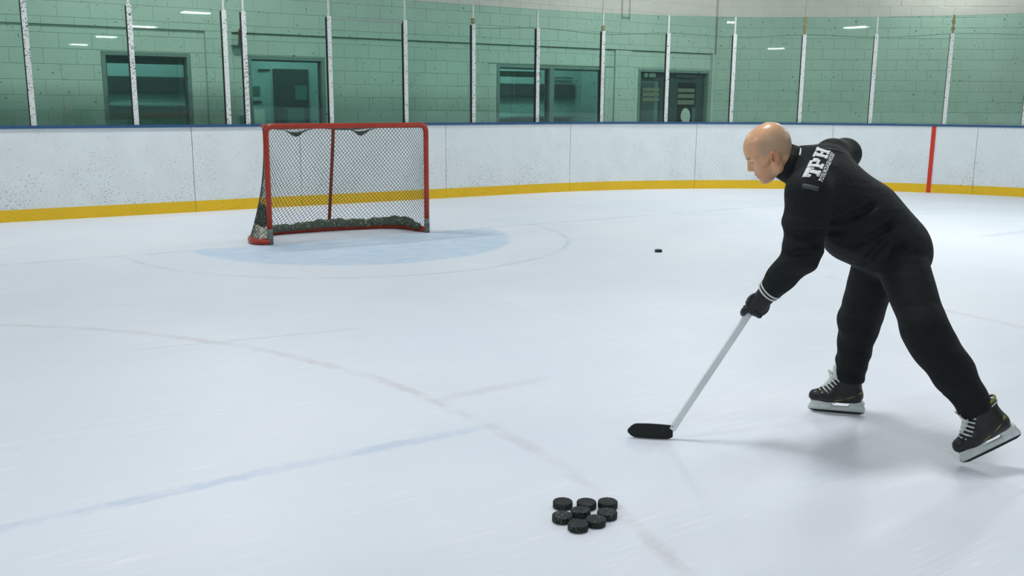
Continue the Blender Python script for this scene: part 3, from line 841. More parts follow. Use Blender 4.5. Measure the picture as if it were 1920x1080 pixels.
PUCKS = [(-2.185, -7.068, 'leftmost puck of the back row of three'),
         (-2.110, -7.120, 'middle puck of the back row of three'),
         (-2.038, -7.160, 'rightmost puck of the back row of three'),
         (-2.258, -7.166, 'leftmost puck of the second row in the puck pile'),
         (-2.177, -7.172, 'slightly tilted puck in the middle of the puck pile'),
         (-2.098, -7.232, 'right-hand puck below the back row of the pile'),
         (-2.172, -7.258, 'puck just right of and behind the frontmost puck'),
         (-2.251, -7.255, 'frontmost black puck of the pile'),
         (2.34, -2.50, 'single black puck alone on the ice in front of the goal')]
for i, (x, y, lb) in enumerate(PUCKS):
    o = link('hockey_puck', pm, None, loc=(x, y, 0.0), rot=(0, 0, i * 1.3))
    if i == 4: o.rotation_euler = (math.radians(-5), math.radians(2), 0.4); o.location.z = 0.0034
    tag(o, lb, 'puck', 'pucks piled on the ice' if i < 8 else None)

# ------------------------------------------------------------------ implicit surfaces for the person
class Field:
    """signed distance field on a (possibly uneven) grid, turned into a mesh with surface nets"""
    def __init__(self, ax): self.ax = [np.asarray(a, np.float32) for a in ax]; self.D = np.full([len(a) for a in self.ax], 0.4, np.float32)
    def _slice(self, lo, hi):
        sl = []
        for a, l, h in zip(self.ax, lo, hi):
            i0, i1 = np.searchsorted(a, l), np.searchsorted(a, h); sl.append(slice(max(0, i0 - 1), min(len(a), i1 + 1)))
        return tuple(sl)
    def grid(self, sl):
        return np.meshgrid(*[a[s] for a, s in zip(self.ax, sl)], indexing='ij')
    def op(self, fn, lo, hi, k=0.02, sub=False):
        mrg = k + 0.05
        sl = self._slice([v - mrg for v in lo], [v + mrg for v in hi])
        if any(s.stop - s.start < 1 for s in sl): return
        d = fn(*self.grid(sl)); D = self.D[sl]
        if sub:
            h = np.clip(0.5 - 0.5 * (D + d) / k, 0, 1); self.D[sl] = D * (1 - h) - d * h + k * h * (1 - h)
        else:
            h = np.clip(0.5 + 0.5 * (D - d) / k, 0, 1); self.D[sl] = D * (1 - h) + d * h - k * h * (1 - h)
    def cone(self, a, b, ra, rb, k=0.02, sub=False):
        a, b = np.array(a, float), np.array(b, float); ab = b - a; L2 = (ab @ ab) + 1e-12; R = max(ra, rb)
        def fn(X, Y, Z):
            px, py, pz = X - a[0], Y - a[1], Z - a[2]
            t = np.clip((px * ab[0] + py * ab[1] + pz * ab[2]) / L2, 0, 1)
            return np.sqrt((px - t * ab[0]) ** 2 + (py - t * ab[1]) ** 2 + (pz - t * ab[2]) ** 2) - (ra + (rb - ra) * t)
        self.op(fn, np.minimum(a, b) - R, np.maximum(a, b) + R, k, sub); return self
    def ell(self, c, r, F=None, k=0.02, sub=False):
        c = np.array(c, float); r = np.array(r, float); F = np.eye(3) if F is None else np.array(F, float)   # rows = local axes
        R = r.max()
        def fn(X, Y, Z):
            p = (X - c[0], Y - c[1], Z - c[2])
            q = [p[0] * F[i, 0] + p[1] * F[i, 1] + p[2] * F[i, 2] for i in range(3)]
            k0 = np.sqrt(sum((q[i] / r[i]) ** 2 for i in range(3))); k1 = np.sqrt(sum((q[i] / r[i] ** 2) ** 2 for i in range(3))) + 1e-9
            return k0 * (k0 - 1) / k1
        self.op(fn, c - R, c + R, k, sub); return self
    def box(self, c, h, F=None, rad=0.004, k=0.01, sub=False):
        c = np.array(c, float); h = np.array(h, float); F = np.eye(3) if F is None else np.array(F, float); R = np.linalg.norm(h)
        def fn(X, Y, Z):
            p = (X - c[0], Y - c[1], Z - c[2]); q = [np.abs(p[0] * F[i, 0] + p[1] * F[i, 1] + p[2] * F[i, 2]) - h[i] + rad for i in range(3)]
            return np.sqrt(sum(np.maximum(v, 0) ** 2 for v in q)) + np.minimum(np.maximum(np.maximum(q[0], q[1]), q[2]), 0) - rad
        self.op(fn, c - R, c + R, k, sub); return self
    def cut(self, p, n, k=0.008, lo=None, hi=None):
        """remove what lies on the n side of the plane through p"""
        n = np.array(n, float); n /= np.linalg.norm(n); lo = lo if lo is not None else [a[0] for a in self.ax]; hi = hi if hi is not None else [a[-1] for a in self.ax]
        self.op(lambda X, Y, Z: -((X - p[0]) * n[0] + (Y - p[1]) * n[1] + (Z - p[2]) * n[2]), lo, hi, k, True); return self
    def mesh(self, name, origin=(0, 0, 0)):
        D = self.D; D = np.pad(D, 1, constant_values=0.4)
        ax = [np.r_[2 * a[0] - a[1], a, 2 * a[-1] - a[-2]].astype(np.float64) for a in self.ax]
        S = D < 0; nx, ny, nz = D.shape
        cnt = np.zeros((nx - 1, ny - 1, nz - 1), np.int8)
        for i in (0, 1):
            for j in (0, 1):
                for k in (0, 1): cnt += S[i:nx - 1 + i, j:ny - 1 + j, k:nz - 1 + k]
        act = (cnt > 0) & (cnt < 8); I, J, K = np.nonzero(act); n = len(I)
        idx = np.full(act.shape, -1, np.int64); idx[I, J, K] = np.arange(n)
        acc = np.zeros((n, 3)); num = np.zeros(n); co = [(i, j, k) for i in (0, 1) for j in (0, 1) for k in (0, 1)]
        for A in co:
            for axis in range(3):
                if A[axis]: continue
                B = list(A); B[axis] = 1
                da = D[I + A[0], J + A[1], K + A[2]]; db = D[I + B[0], J + B[1], K + B[2]]
                m = (da < 0) != (db < 0); t = np.where(m, da / np.where(m, da - db, 1), 0)
                P = [ax[0][I + A[0]], ax[1][J + A[1]], ax[2][K + A[2]]]
                Q = [ax[0][I + B[0]], ax[1][J + B[1]], ax[2][K + B[2]]]
                for c in range(3): acc[:, c] += np.where(m, P[c] + (Q[c] - P[c]) * t, 0)
                num += m
        V = acc / num[:, None] - np.array(origin)
        quads = []
        for axis in range(3):
            sl0 = [slice(1, -1)] * 3; sl1 = [slice(1, -1)] * 3; sl0[axis] = slice(0, -1); sl1[axis] = slice(1, None)
            a, b = S[tuple(sl0)], S[tuple(sl1)]; X = np.array(np.nonzero(a != b)); 
            flip = a[tuple(X)]
            base_ = X.copy(); 
            for c in range(3):
                if c != axis: base_[c] += 1
            u, v = [(1, 2), (2, 0), (0, 1)][axis]
            def cell(du, dv):
                q = base_.copy(); q[u] += du; q[v] += dv; return idx[q[0], q[1], q[2]]
            q = np.stack([cell(-1, -1), cell(0, -1), cell(0, 0), cell(-1, 0)], 1)
            q[~flip] = q[~flip][:, ::-1]; quads.append(q)
        F = np.concatenate(quads); F = F[(F >= 0).all(1)]
        me = bpy.data.meshes.new(name); me.from_pydata(V.tolist(), [], F.tolist()); me.update()
        return me

def axis(lo, hi, st, fine=None):
    if fine is None: return np.arange(lo, hi, st)
    f0, f1, fs = fine
    return np.concatenate([np.arange(lo, f0, st), np.arange(f0, f1, fs), np.arange(f1, hi, st)])

# the skater's own frame: x to his back, y away from the camera side, z up; metres
PO3 = np.array([1.75, 4.25, 0.0])
def nrm(v): v = np.array(v, float); return v / np.linalg.norm(v)
hipL, kneeL, ankL = (1.748, 4.20, 0.90), (1.782, 3.96, 0.59), (1.985, 3.855, 0.262)
hipR, kneeR, ankR = (1.757, 4.36, 0.86), (1.706, 4.50, 0.491), (1.694, 4.55, 0.150)
neckb = (1.282, 4.27, 1.250)
shL, elL, wrL, grL = (1.290, 4.10, 1.150), (1.268, 4.07, 0.885), (1.165, 4.15, 0.712), (1.110, 4.20, 0.631)
shR, elR = (1.495, 4.45, 1.285), (1.585, 4.54, 1.292)
heel = np.array((0.722, 4.142, 0.012))
sdir = nrm(np.array(grL) - heel)
grR = heel + sdir * 1.20
wrR = grR + np.array((0.075, 0.075, 0.075))

# head frame
HP = math.radians(24); HY = math.radians(9)
hf = nrm((-math.cos(HP) * math.cos(HY), math.cos(HP) * math.sin(HY), -math.sin(HP)))
hu = nrm(np.array((0, 0, 1.0)) - hf * hf[2]); hl = np.cross(hu, hf)
HO = np.array((1.163, 4.27, 1.287))
def H(x, y, z): return HO + hf * x + hl * y + hu * z
HF = np.array([hf, hl, hu])

body = Field([axis(0.95, 2.25, 0.016, (1.03, 1.31, 0.0032)), axis(3.72, 4.80, 0.016, (4.155, 4.385, 0.0032)), axis(0.03, 1.48, 0.016, (1.16, 1.46, 0.0032))])
B = body
B.cone(hipL, kneeL, 0.085, 0.055, 0.03).cone(kneeL, ankL, 0.055, 0.036, 0.03)
B.cone(hipR, kneeR, 0.085, 0.055, 0.03).cone(kneeR, ankR, 0.055, 0.036, 0.03)
B.cone(ankR, (1.63, 4.55, 0.105), 0.036, 0.024, 0.02).cone(ankL, (2.015, 3.84, 0.150), 0.036, 0.026, 0.02)
B.cone((1.75, 4.28, 0.90), (1.60, 4.28, 1.03), 0.125, 0.125, 0.06).cone((1.60, 4.28, 1.03), (1.42, 4.27, 1.165), 0.125, 0.13, 0.06)
B.cone((1.42, 4.27, 1.165), (1.33, 4.27, 1.22), 0.12, 0.09, 0.06)
B.cone(shL, (1.40, 4.27, 1.19), 0.06, 0.09, 0.05).cone(shR, (1.40, 4.27, 1.19), 0.06, 0.09, 0.05)
B.cone(shL, elL, 0.05, 0.04, 0.03).cone(elL, wrL, 0.04, 0.03, 0.02).cone(wrL, grL, 0.028, 0.022, 0.02)
B.cone(shR, elR, 0.05, 0.04, 0.03).cone(elR, tuple(wrR), 0.04, 0.03, 0.02).cone(tuple(wrR), tuple(grR + (wrR - grR) * 0.3), 0.028, 0.022, 0.02)
B.cone(neckb, H(-0.035, 0, 0.0), 0.066, 0.058, 0.02)
# skull and face
B.ell(H(0.0, 0, 0.060), (0.104, 0.078, 0.096), HF, 0.02).ell(H(-0.03, 0, 0.066), (0.075, 0.072, 0.089), HF, 0.02)
B.ell(H(0.034, 0, -0.010), (0.060, 0.060, 0.082), HF, 0.02)
B.cone(H(0.086, 0.026, 0.040), H(0.070, 0.052, 0.036), 0.015, 0.014, 0.016).cone(H(0.086, -0.026, 0.040), H(0.070, -0.052, 0.036), 0.015, 0.014, 0.016)
B.cone(H(0.055, 0.010, -0.074), H(-0.010, 0.050, -0.045), 0.019, 0.021, 0.022).cone(H(0.055, -0.010, -0.074), H(-0.010, -0.050, -0.045), 0.019, 0.021, 0.022)
B.cone(H(-0.010, 0.052, -0.045), H(-0.012, 0.060, 0.010), 0.019, 0.016, 0.02).cone(H(-0.010, -0.052, -0.045), H(-0.012, -0.060, 0.010), 0.019, 0.016, 0.02)
for s in (1, -1):
    B.cone(H(0.060, s * 0.046, -0.002), H(0.030, s * 0.060, 0.004), 0.016, 0.013, 0.02)      # cheekbone
    B.ell(H(0.098, s * 0.033, 0.017), (0.015, 0.017, 0.011), HF, 0.012, True)                # eye socket
    B.ell(H(0.077, s * 0.032, 0.018), (0.0135, 0.0135, 0.0125), HF, 0.004)                    # lid over the eye
B.cone(H(0.094, 0, 0.028), H(0.103, 0, -0.009), 0.0080, 0.0118, 0.007)
B.ell(H(0.104, 0, -0.031), (0.014, 0.02, 0.0085), HF, 0.004, True)
for s in (1, -1): B.ell(H(0.092, s * 0.013, -0.014), (0.011, 0.008, 0.009), HF, 0.006)
B.ell(H(0.082, 0, -0.043), (0.0125, 0.024, 0.0080), HF, 0.005).ell(H(0.077, 0, -0.0595), (0.0120, 0.022, 0.0080), HF, 0.005)
B.ell(H(0.092, 0, -0.071), (0.011, 0.022, 0.0045), HF, 0.005, True)
B.cone(H(0.097, 0.020, -0.0512), H(0.097, -0.020, -0.0512), 0.0045, 0.0045, 0.003, True)
B.ell(H(0.062, 0, -0.079), (0.0170, 0.022, 0.0165), HF, 0.008)
for s in (1, -1):
    tl = math.radians(-14); ef = HF[0] * math.cos(tl) + HF[2] * math.sin(tl); eu = np.cross(ef, HF[1]) * 1.0; eu = nrm(eu) * (1 if eu @ hu > 0 else -1)
    out = nrm(hl * s - hf * 0.38); fr2 = nrm(np.cross(eu, out)); FE = np.array([fr2, out, eu])
    c = H(-0.010, s * 0.082, 0.006)
    B.ell(c, (0.0205, 0.0095, 0.031), FE, 0.005)
    B.ell(c + out * 0.012 + eu * 0.003 + hf * 0.003, (0.0125, 0.0080, 0.020), FE, 0.004, True)
    B.ell(c + out * 0.002 - eu * 0.026 + hf * 0.004, (0.008, 0.006, 0.009), FE, 0.006)
    B.ell(H(-0.002, s * 0.090, 0.000), (0.008, 0.009, 0.010), HF, 0.004, True)
pm_ = B.mesh('person', PO3)
# paint the skin: tan scalp, grey stubble round the sides, brow, lips, ear
V = np.array([v.co[:] for v in pm_.vertices]) + PO3 - HO
lx, ly, lz = V @ hf, V @ hl, V @ hu
sm = lambda v, a, b: np.clip((v - a) / (b - a), 0, 1) ** 2 * (3 - 2 * np.clip((v - a) / (b - a), 0, 1))
tan = np.array(srgb(222, 172, 132)[:3]); rosy = np.array(srgb(206, 128, 98)[:3]); grey = np.array(srgb(168, 152, 128)[:3]); dark = np.array(srgb(58, 44, 38)[:3]); lip = np.array(srgb(186, 122, 106)[:3])
colr = np.repeat(tan[None], len(V), 0)
def paint(mask, c): 
    global colr
    colr = colr * (1 - mask[:, None]) + c[None] * mask[:, None]
paint(0.35 * sm(lx, 0.02, 0.08) * sm(-lz, -0.03, 0.04), rosy)
bald = sm(lz - 0.118 + 0.30 * (lx + 0.05), -0.022, 0.022)                      # bare crown, wider to the front
hair = sm(0.060 - lx - 0.10 * np.clip(lz - 0.05, 0, 1), -0.006, 0.026) * sm(lz, 0.008, 0.042) * (1 - bald)
hair = np.maximum(hair, sm(-lx, 0.015, 0.04) * sm(lz, -0.03, 0.01) * (1 - bald))
ear = sm(np.abs(ly), 0.078, 0.083) * sm(1.25 - np.sqrt(((lx + 0.012) / 0.026) ** 2 + ((lz - 0.004) / 0.037) ** 2), 0.0, 0.3)
paint(0.62 * hair * (1 - ear), grey)
paint(0.7 * ear, rosy)
paint(0.30 * sm(lx, 0.0, 0.03) * sm(-lz, 0.03, 0.05) * sm(np.abs(ly) + 0.0 * lx, -1, 0.0), np.array(srgb(168, 126, 100)[:3]))
brow = np.exp(-((lz - 0.0395 - 0.08 * (np.abs(ly) - 0.033)) / 0.0042) ** 2) * sm(np.abs(ly), 0.010, 0.016) * sm(-np.abs(ly), -0.056, -0.046) * (lx > 0.06)
paint(0.75 * brow, dark)
eye = np.exp(-((lz - 0.0165) / 0.0030) ** 2) * np.exp(-((np.abs(ly) - 0.033) / 0.014) ** 4) * (lx > 0.065)
paint(0.85 * eye, dark)
lips = np.exp(-((lz + 0.0515) / 0.009) ** 2) * np.exp(-(ly / 0.021) ** 4) * (lx > 0.062)
paint(0.6 * lips, lip)
paint(np.exp(-(((lx - 0.004) / 0.008) ** 2 + ((lz + 0.002) / 0.009) ** 2)) * (np.abs(ly) > 0.072) * 0.5, dark)
at_ = pm_.color_attributes.new('paint', 'FLOAT_COLOR', 'POINT')
at_.data.foreach_set('color', np.c_[colr, np.ones(len(colr))].astype(np.float32).ravel())
person = link('person', pm_, 'skin', smooth=True)
def cal_to_world(p):
    return Vector((CAMX + p[0] * math.cos(YAW) + p[1] * math.sin(YAW), CAMY - p[0] * math.sin(YAW) + p[1] * math.cos(YAW), p[2]))
person.location = cal_to_world(PO3); person.rotation_euler = (0, 0, -YAW)
tag(person, 'bald person in black tracksuit and skates, bent forward, shooting with a stick', 'person')
def pchild(name, me, mat, smooth=True, parent=None): return link(name, me, mat, parent or person, smooth=smooth)

# ---- jacket
tq = nrm(np.array(neckb) - np.array((1.746, 4.28, 0.907)))
def tframe(a):
    a = np.array(a, float); a = nrm(a - tq * (a @ tq)); return np.array([a, np.cross(a, tq), tq])
T0, T1, T2 = tframe((0.05, 1, 0.05)), tframe((0.25, 0.95, 0.15)), tframe((0.48, 0.82, 0.30))
J = Field([np.arange(1.02, 2.02, 0.009), np.arange(3.88, 4.74, 0.009), np.arange(0.60, 1.46, 0.009)])
J.ell((1.715, 4.27, 0.900), (0.200, 0.165, 0.20), T0, 0.06)
J.ell((1.735, 4.27, 0.860), (0.155, 0.19, 0.16), None, 0.06)
J.ell((1.600, 4.28, 1.030), (0.200, 0.165, 0.20), T1, 0.07)
J.ell((1.430, 4.265, 1.155), (0.205, 0.150, 0.19), T2, 0.07)
J.ell((1.545, 4.27, 0.945), (0.13, 0.16, 0.125), None, 0.07)
J.cone((1.355, 4.20, 1.190), (1.440, 4.36, 1.225), 0.105, 0.095, 0.05)
J.cone(shL, (1.42, 4.25, 1.17), 0.095, 0.11, 0.05).cone(shR, (1.42, 4.28, 1.18), 0.078, 0.10, 0.05)
J.cone(neckb, (1.36, 4.27, 1.20), 0.082, 0.11, 0.04)
J.cone((1.318, 4.26, 1.262), (1.42, 4.30, 1.262), 0.080, 0.088, 0.04)
midL = np.array(shL) * 0.5 + np.array(elL) * 0.5
J.cone(shL, midL, 0.100, 0.092, 0.03).cone(midL, elL, 0.092, 0.080, 0.03).cone(elL, np.array(wrL) + (np.array(wrL) - np.array(elL)) * 0.06, 0.080, 0.056, 0.025)
J.cone(shR, elR, 0.082, 0.072, 0.03).cone(elR, tuple(wrR), 0.072, 0.052, 0.03)
# creases pressed into the near side of the jacket
def crease(F, pts, r, k=0.022, depth=0.0):
    P = []
    for x, z in [(q.x, q.z) for q in catmull([(p[0], 0, p[1]) for p in pts], 5)]:
        i = int(np.clip(np.searchsorted(F.ax[0], x), 0, len(F.ax[0]) - 1)); k_ = int(np.clip(np.searchsorted(F.ax[2], z), 0, len(F.ax[2]) - 1))
        col = F.D[i, :, k_]; hit = np.nonzero(col < 0)[0]
        if len(hit): P.append((x, float(F.ax[1][hit[0]]) - depth, z))
    for p, q in zip(P[:-1], P[1:]):
        if abs(p[1] - q[1]) < 0.03: F.cone(p, q, r, r, k, True)
hn = nrm((0.12, 0.05, -1.0))
J.cut((1.74, 4.26, 0.800), hn, 0.012, lo=(1.40, 3.9, 0.55), hi=(2.02, 4.74, 0.95))
# gentle cloth undulation
X, Y, Z = np.meshgrid(*J.ax, indexing='ij')
sa = (X * 0.62 + Z * 0.78); sb = (X * 0.80 - Z * 0.60)
J.D += (0.009 * (np.abs(np.sin(sa * 20 + 1.6 * np.sin(sb * 6 + Y * 3))) ** 0.6 - 0.6) * np.exp(-((sb - 0.80) / 0.20) ** 2)).astype(np.float32)
J.D += (0.003 * np.sin(sa * 34 + 3 * np.sin(sb * 6 + Y * 3)) * np.exp(-((sb - 0.80) / 0.22) ** 2)).astype(np.float32)
J.D += (0.004 * np.sin(Z * 62 + 9 * Y + 2 * np.sin(X * 14)) * (X < 1.40) * (Z < 1.05)).astype(np.float32)
for pts, r in (([(1.381, 1.004), (1.49, 1.05), (1.575, 1.095)], 0.009), ([(1.50, 0.918), (1.59, 0.966), (1.655, 1.015)], 0.010),
               ([(1.569, 0.821), (1.596, 0.892), (1.63, 0.94)], 0.008), ([(1.368, 0.966), (1.437, 0.974)], 0.010), ([(1.671, 0.898), (1.72, 0.925)], 0.008),
               ([(1.19, 0.993), (1.257, 0.975), (1.319, 0.99)], 0.008), ([(1.197, 0.894), (1.266, 0.914), (1.311, 0.938)], 0.009), ([(1.606, 0.79), (1.658, 0.85), (1.715, 0.879)], 0.008)):
    crease(J, pts, r)
fa = nrm(np.array(wrL) - np.array(elL))
J.cut(np.array(wrL) + fa * 0.004, fa, 0.006, lo=(1.03, 4.02, 0.61), hi=(1.235, 4.26, 0.765))
jm = J.mesh('jacket', PO3)
jacket = pchild('jacket', jm, 'jacket'); jacket['label'] = 'black jacket with white lettering on the back'
jb_ = BVHTree.FromPolygons([v.co[:] for v in jm.vertices], [p.vertices[:] for p in jm.polygons])

# stand collar
ca = nrm((-0.90, 0.02, 0.42)); cc = np.array((1.252, 4.27, 1.262))
cu = nrm(np.cross(ca, (0, 1, 0))); cv = np.cross(ca, cu)
m = MB(); n = 36; vs = []
for k in range(n):
    a = 2 * PI * k / n; d = cu * math.cos(a) + cv * math.sin(a) * 0.98
    for r, h in ((0.088, -0.03), (0.084, 0.018), (0.081, 0.040), (0.076, 0.041), (0.072, 0.018), (0.072, -0.03)): vs.append(cc + d * r + ca * h - PO3)
fs = [(k * 6 + i, ((k + 1) % n) * 6 + i, ((k + 1) % n) * 6 + (i + 1) % 6, k * 6 + (i + 1) % 6) for k in range(n) for i in range(6)]
pchild('collar', m.add(vs, fs).mesh('collar'), 'jacket', parent=jacket)

def decal(name, polys, O, A, U, mat, lift=0.0025, cell=0.008, parent=None):
    """project flat shapes (rectangles in metres on axes A,U about O) onto the jacket"""
    A, U = nrm(A), nrm(U); N = nrm(np.cross(A, U)); vs, fs = [], []; lookup = {}
    def pt(a, u):
        key = (round(a, 4), round(u, 4))
        if key in lookup: return lookup[key]
        p = O + A * a + U * u - PO3; h = jb_.ray_cast(Vector(p + N * 0.35), Vector(-N), 0.9)
        q = np.array(h[0][:]) + np.array(h[1][:]) * lift if h[0] is not None else p
        vs.append(tuple(q)); lookup[key] = len(vs) - 1; return lookup[key]
    for quad in polys:
        (ax0, u0), (ax1, u1), (ax2, u2), (ax3, u3) = quad
        na = max(1, int(math.hypot(ax1 - ax0, u1 - u0) / cell)); nu = max(1, int(math.hypot(ax3 - ax0, u3 - u0) / cell))
        g = [[pt((1 - i / na) * ((1 - j / nu) * ax0 + j / nu * ax3) + i / na * ((1 - j / nu) * ax1 + j / nu * ax2),
                 (1 - i / na) * ((1 - j / nu) * u0 + j / nu * u3) + i / na * ((1 - j / nu) * u1 + j / nu * u2)) for j in range(nu + 1)] for i in range(na + 1)]
        for i in range(na):
            for j in range(nu): fs.append((g[i][j], g[i + 1][j], g[i + 1][j + 1], g[i][j + 1]))
    me = bpy.data.meshes.new(name); me.from_pydata(vs, [], fs); me.update()
    o = pchild(name, me, mat, True, parent or jacket)
    md = o.modifiers.new('thick', 'SOLIDIFY'); md.thickness = 0.0015; md.offset = 1
    return o
def R_(x0, x1, y0, y1): return [(x0, y0), (x1, y0), (x1, y1), (x0, y1)]
def letter_T(x, w, h): return [R_(x, x + w, h * 0.70, h), R_(x, x + w * 0.2, h * 0.52, h * 0.70), R_(x + w * 0.8, x + w, h * 0.52, h * 0.70), R_(x + w * 0.32, x + w * 0.68, h * 0.2, h * 0.70), R_(x + w * 0.2, x + w * 0.8, 0, h * 0.2)]
def letter_P(x, w, h): return [R_(x + w * 0.08, x + w * 0.42, h * 0.2, h * 0.8), R_(x, x + w * 0.55, 0, h * 0.2), R_(x, x + w * 0.80, h * 0.8, h), R_(x + w * 0.66, x + w, h * 0.50, h * 0.86), R_(x + w * 0.42, x + w * 0.86, h * 0.36, h * 0.54)]
def letter_H(x, w, h):
    o = [R_(x + w * 0.08, x + w * 0.38, 0.18 * h, 0.82 * h), R_(x + w * 0.62, x + w * 0.92, 0.18 * h, 0.82 * h), R_(x + w * 0.38, x + w * 0.62, h * 0.40, h * 0.60)]
    for a in (0.0, 0.54): o += [R_(x + w * a, x + w * (a + 0.46), 0, h * 0.18), R_(x + w * a, x + w * (a + 0.46), h * 0.82, h)]
    return o
LO = np.array((1.322, 4.125, 1.270)); LA = np.array((0.43, 0.81, 0.38)); LU = np.array((-0.97, -0.05, 0.20))
LU = LU - nrm(LA) * (LU @ nrm(LA))
lw, lh = 0.077, 0.061
shift = lambda qs, dx, dy: [[(a + dx, b + dy) for a, b in q] for q in qs]
for nm, fn, x in (('letter_t', letter_T, -0.125), ('letter_p', letter_P, -0.039), ('letter_h', letter_H, 0.046)):
    decal(nm, shift(fn(0, lw, lh), x, -0.03), LO, LA, LU, 'logo')
# small line of words under the big letters
fc = bpy.data.curves.new('words', 'FONT'); fc.body = 'TOTAL PACKAGE HOCKEY'; fc.size = 0.026; fc.align_x = 'CENTER'; fc.resolution_u = 2; fc.offset = 0.0006
fo = bpy.data.objects.new('words_tmp', fc); COL.objects.link(fo); bpy.context.view_layer.update()
fm = bpy.data.meshes.new_from_object(fo.evaluated_get(bpy.context.evaluated_depsgraph_get()))
bpy.data.objects.remove(fo)
A_, U_ = nrm(LA), nrm(LU); N_ = nrm(np.cross(A_, U_))
xs = [v.co.x for v in fm.vertices]; sc_ = 0.245 / (max(xs) - min(xs)); mx_ = (max(xs) + min(xs)) / 2
for v in fm.vertices:
    p = LO + A_ * ((v.co.x - mx_) * sc_ - 0.003) + U_ * (v.co.y * sc_ * 1.25 - 0.051) - PO3
    h = jb_.ray_cast(Vector(p + N_ * 0.35), Vector(-N_), 0.9)
    if h[0] is not None: v.co = h[0] + h[1] * 0.003
fm.name = 'small_lettering'; pchild('small_lettering', fm, 'logo', False, jacket)
# slate bar on the sleeve, piping across the shoulders, collar mark
decal('sleeve_bar', [R_(-0.028, 0.028, -0.010, 0.010)], np.array((1.258, 4.03, 1.175)), (0.95, 0.22, -0.34), (0.16, 0.25, 0.95), 'patch')
decal('shoulder_piping', [R_(-0.055, 0.055, -0.0015, 0.0015)], np.array((1.42, 4.22, 1.34)), (0.95, 0.1, -0.22), (0.1, 0.7, 0.3), 'bootgrey')
m = MB()
for k in range(7):
    a = math.radians(10 - 80 * 0 + 0); 
ang0, ang1 = math.radians(122), math.radians(152)
vs = []
for k in range(9):
    a = ang0 + (ang1 - ang0) * k / 8
    d = cu * math.cos(a) + cv * math.sin(a) * 0.98
    for r, h in ((0.0905, -0.012), (0.0890, 0.008)): vs.append(cc + d * r + ca * h - PO3)
fs = [(2 * k, 2 * k + 2, 2 * k + 3, 2 * k + 1) for k in range(8)]
COLLAR_MARK = pchild('collar_mark', m.add(vs, fs).mesh('collar_mark'), 'logo', True, jacket)
COLLAR_MARK.modifiers.new('thick', 'SOLIDIFY').thickness = 0.002

# ---- trousers
Tq = Field([np.arange(1.50, 2.20, 0.009), np.arange(3.70, 4.72, 0.009), np.arange(0.10, 1.02, 0.009)])
Tq.ell((1.725, 4.275, 0.86), (0.125, 0.15, 0.12), None, 0.05)
Tq.cone((1.738, 4.19, 0.87), kneeL, 0.115, 0.092, 0.035).cone(kneeL, ankL, 0.094, 0.072, 0.03)
Tq.cone(np.array(kneeL) + (0.015, -0.01, -0.06), np.array(kneeL) * 0.4 + np.array(ankL) * 0.6, 0.090, 0.086, 0.03)
Tq.cone((1.722, 4.36, 0.84), kneeR, 0.112, 0.100, 0.035).cone(kneeR, ankR, 0.096, 0.068, 0.03)
Tq.cut((1.69, 4.55, 0.165), (0.05, 0, -1), 0.008, lo=(1.55, 4.35, 0.05), hi=(1.85, 4.72, 0.3))
ax_ = nrm(np.array(ankL) - np.array(kneeL))
Tq.cut(np.array(ankL) + ax_ * 0.030, ax_, 0.008, lo=(1.8, 3.70, 0.08), hi=(2.2, 4.05, 0.42))
X, Y, Z = np.meshgrid(*Tq.ax, indexing='ij')
Tq.D += (0.003 * np.sin(Z * 48 + 8 * X + 3 * np.sin(Y * 16)) * np.exp(-((Z - 0.36) / 0.25) ** 2)).astype(np.float32)
Tq.D += (0.003 * np.sin(Z * 80 + 20 * X)).astype(np.float32) * (Z < 0.3)
trousers = pchild('trousers', Tq.mesh('trousers', PO3), 'trousers'); trousers['label'] = 'loose black trousers'

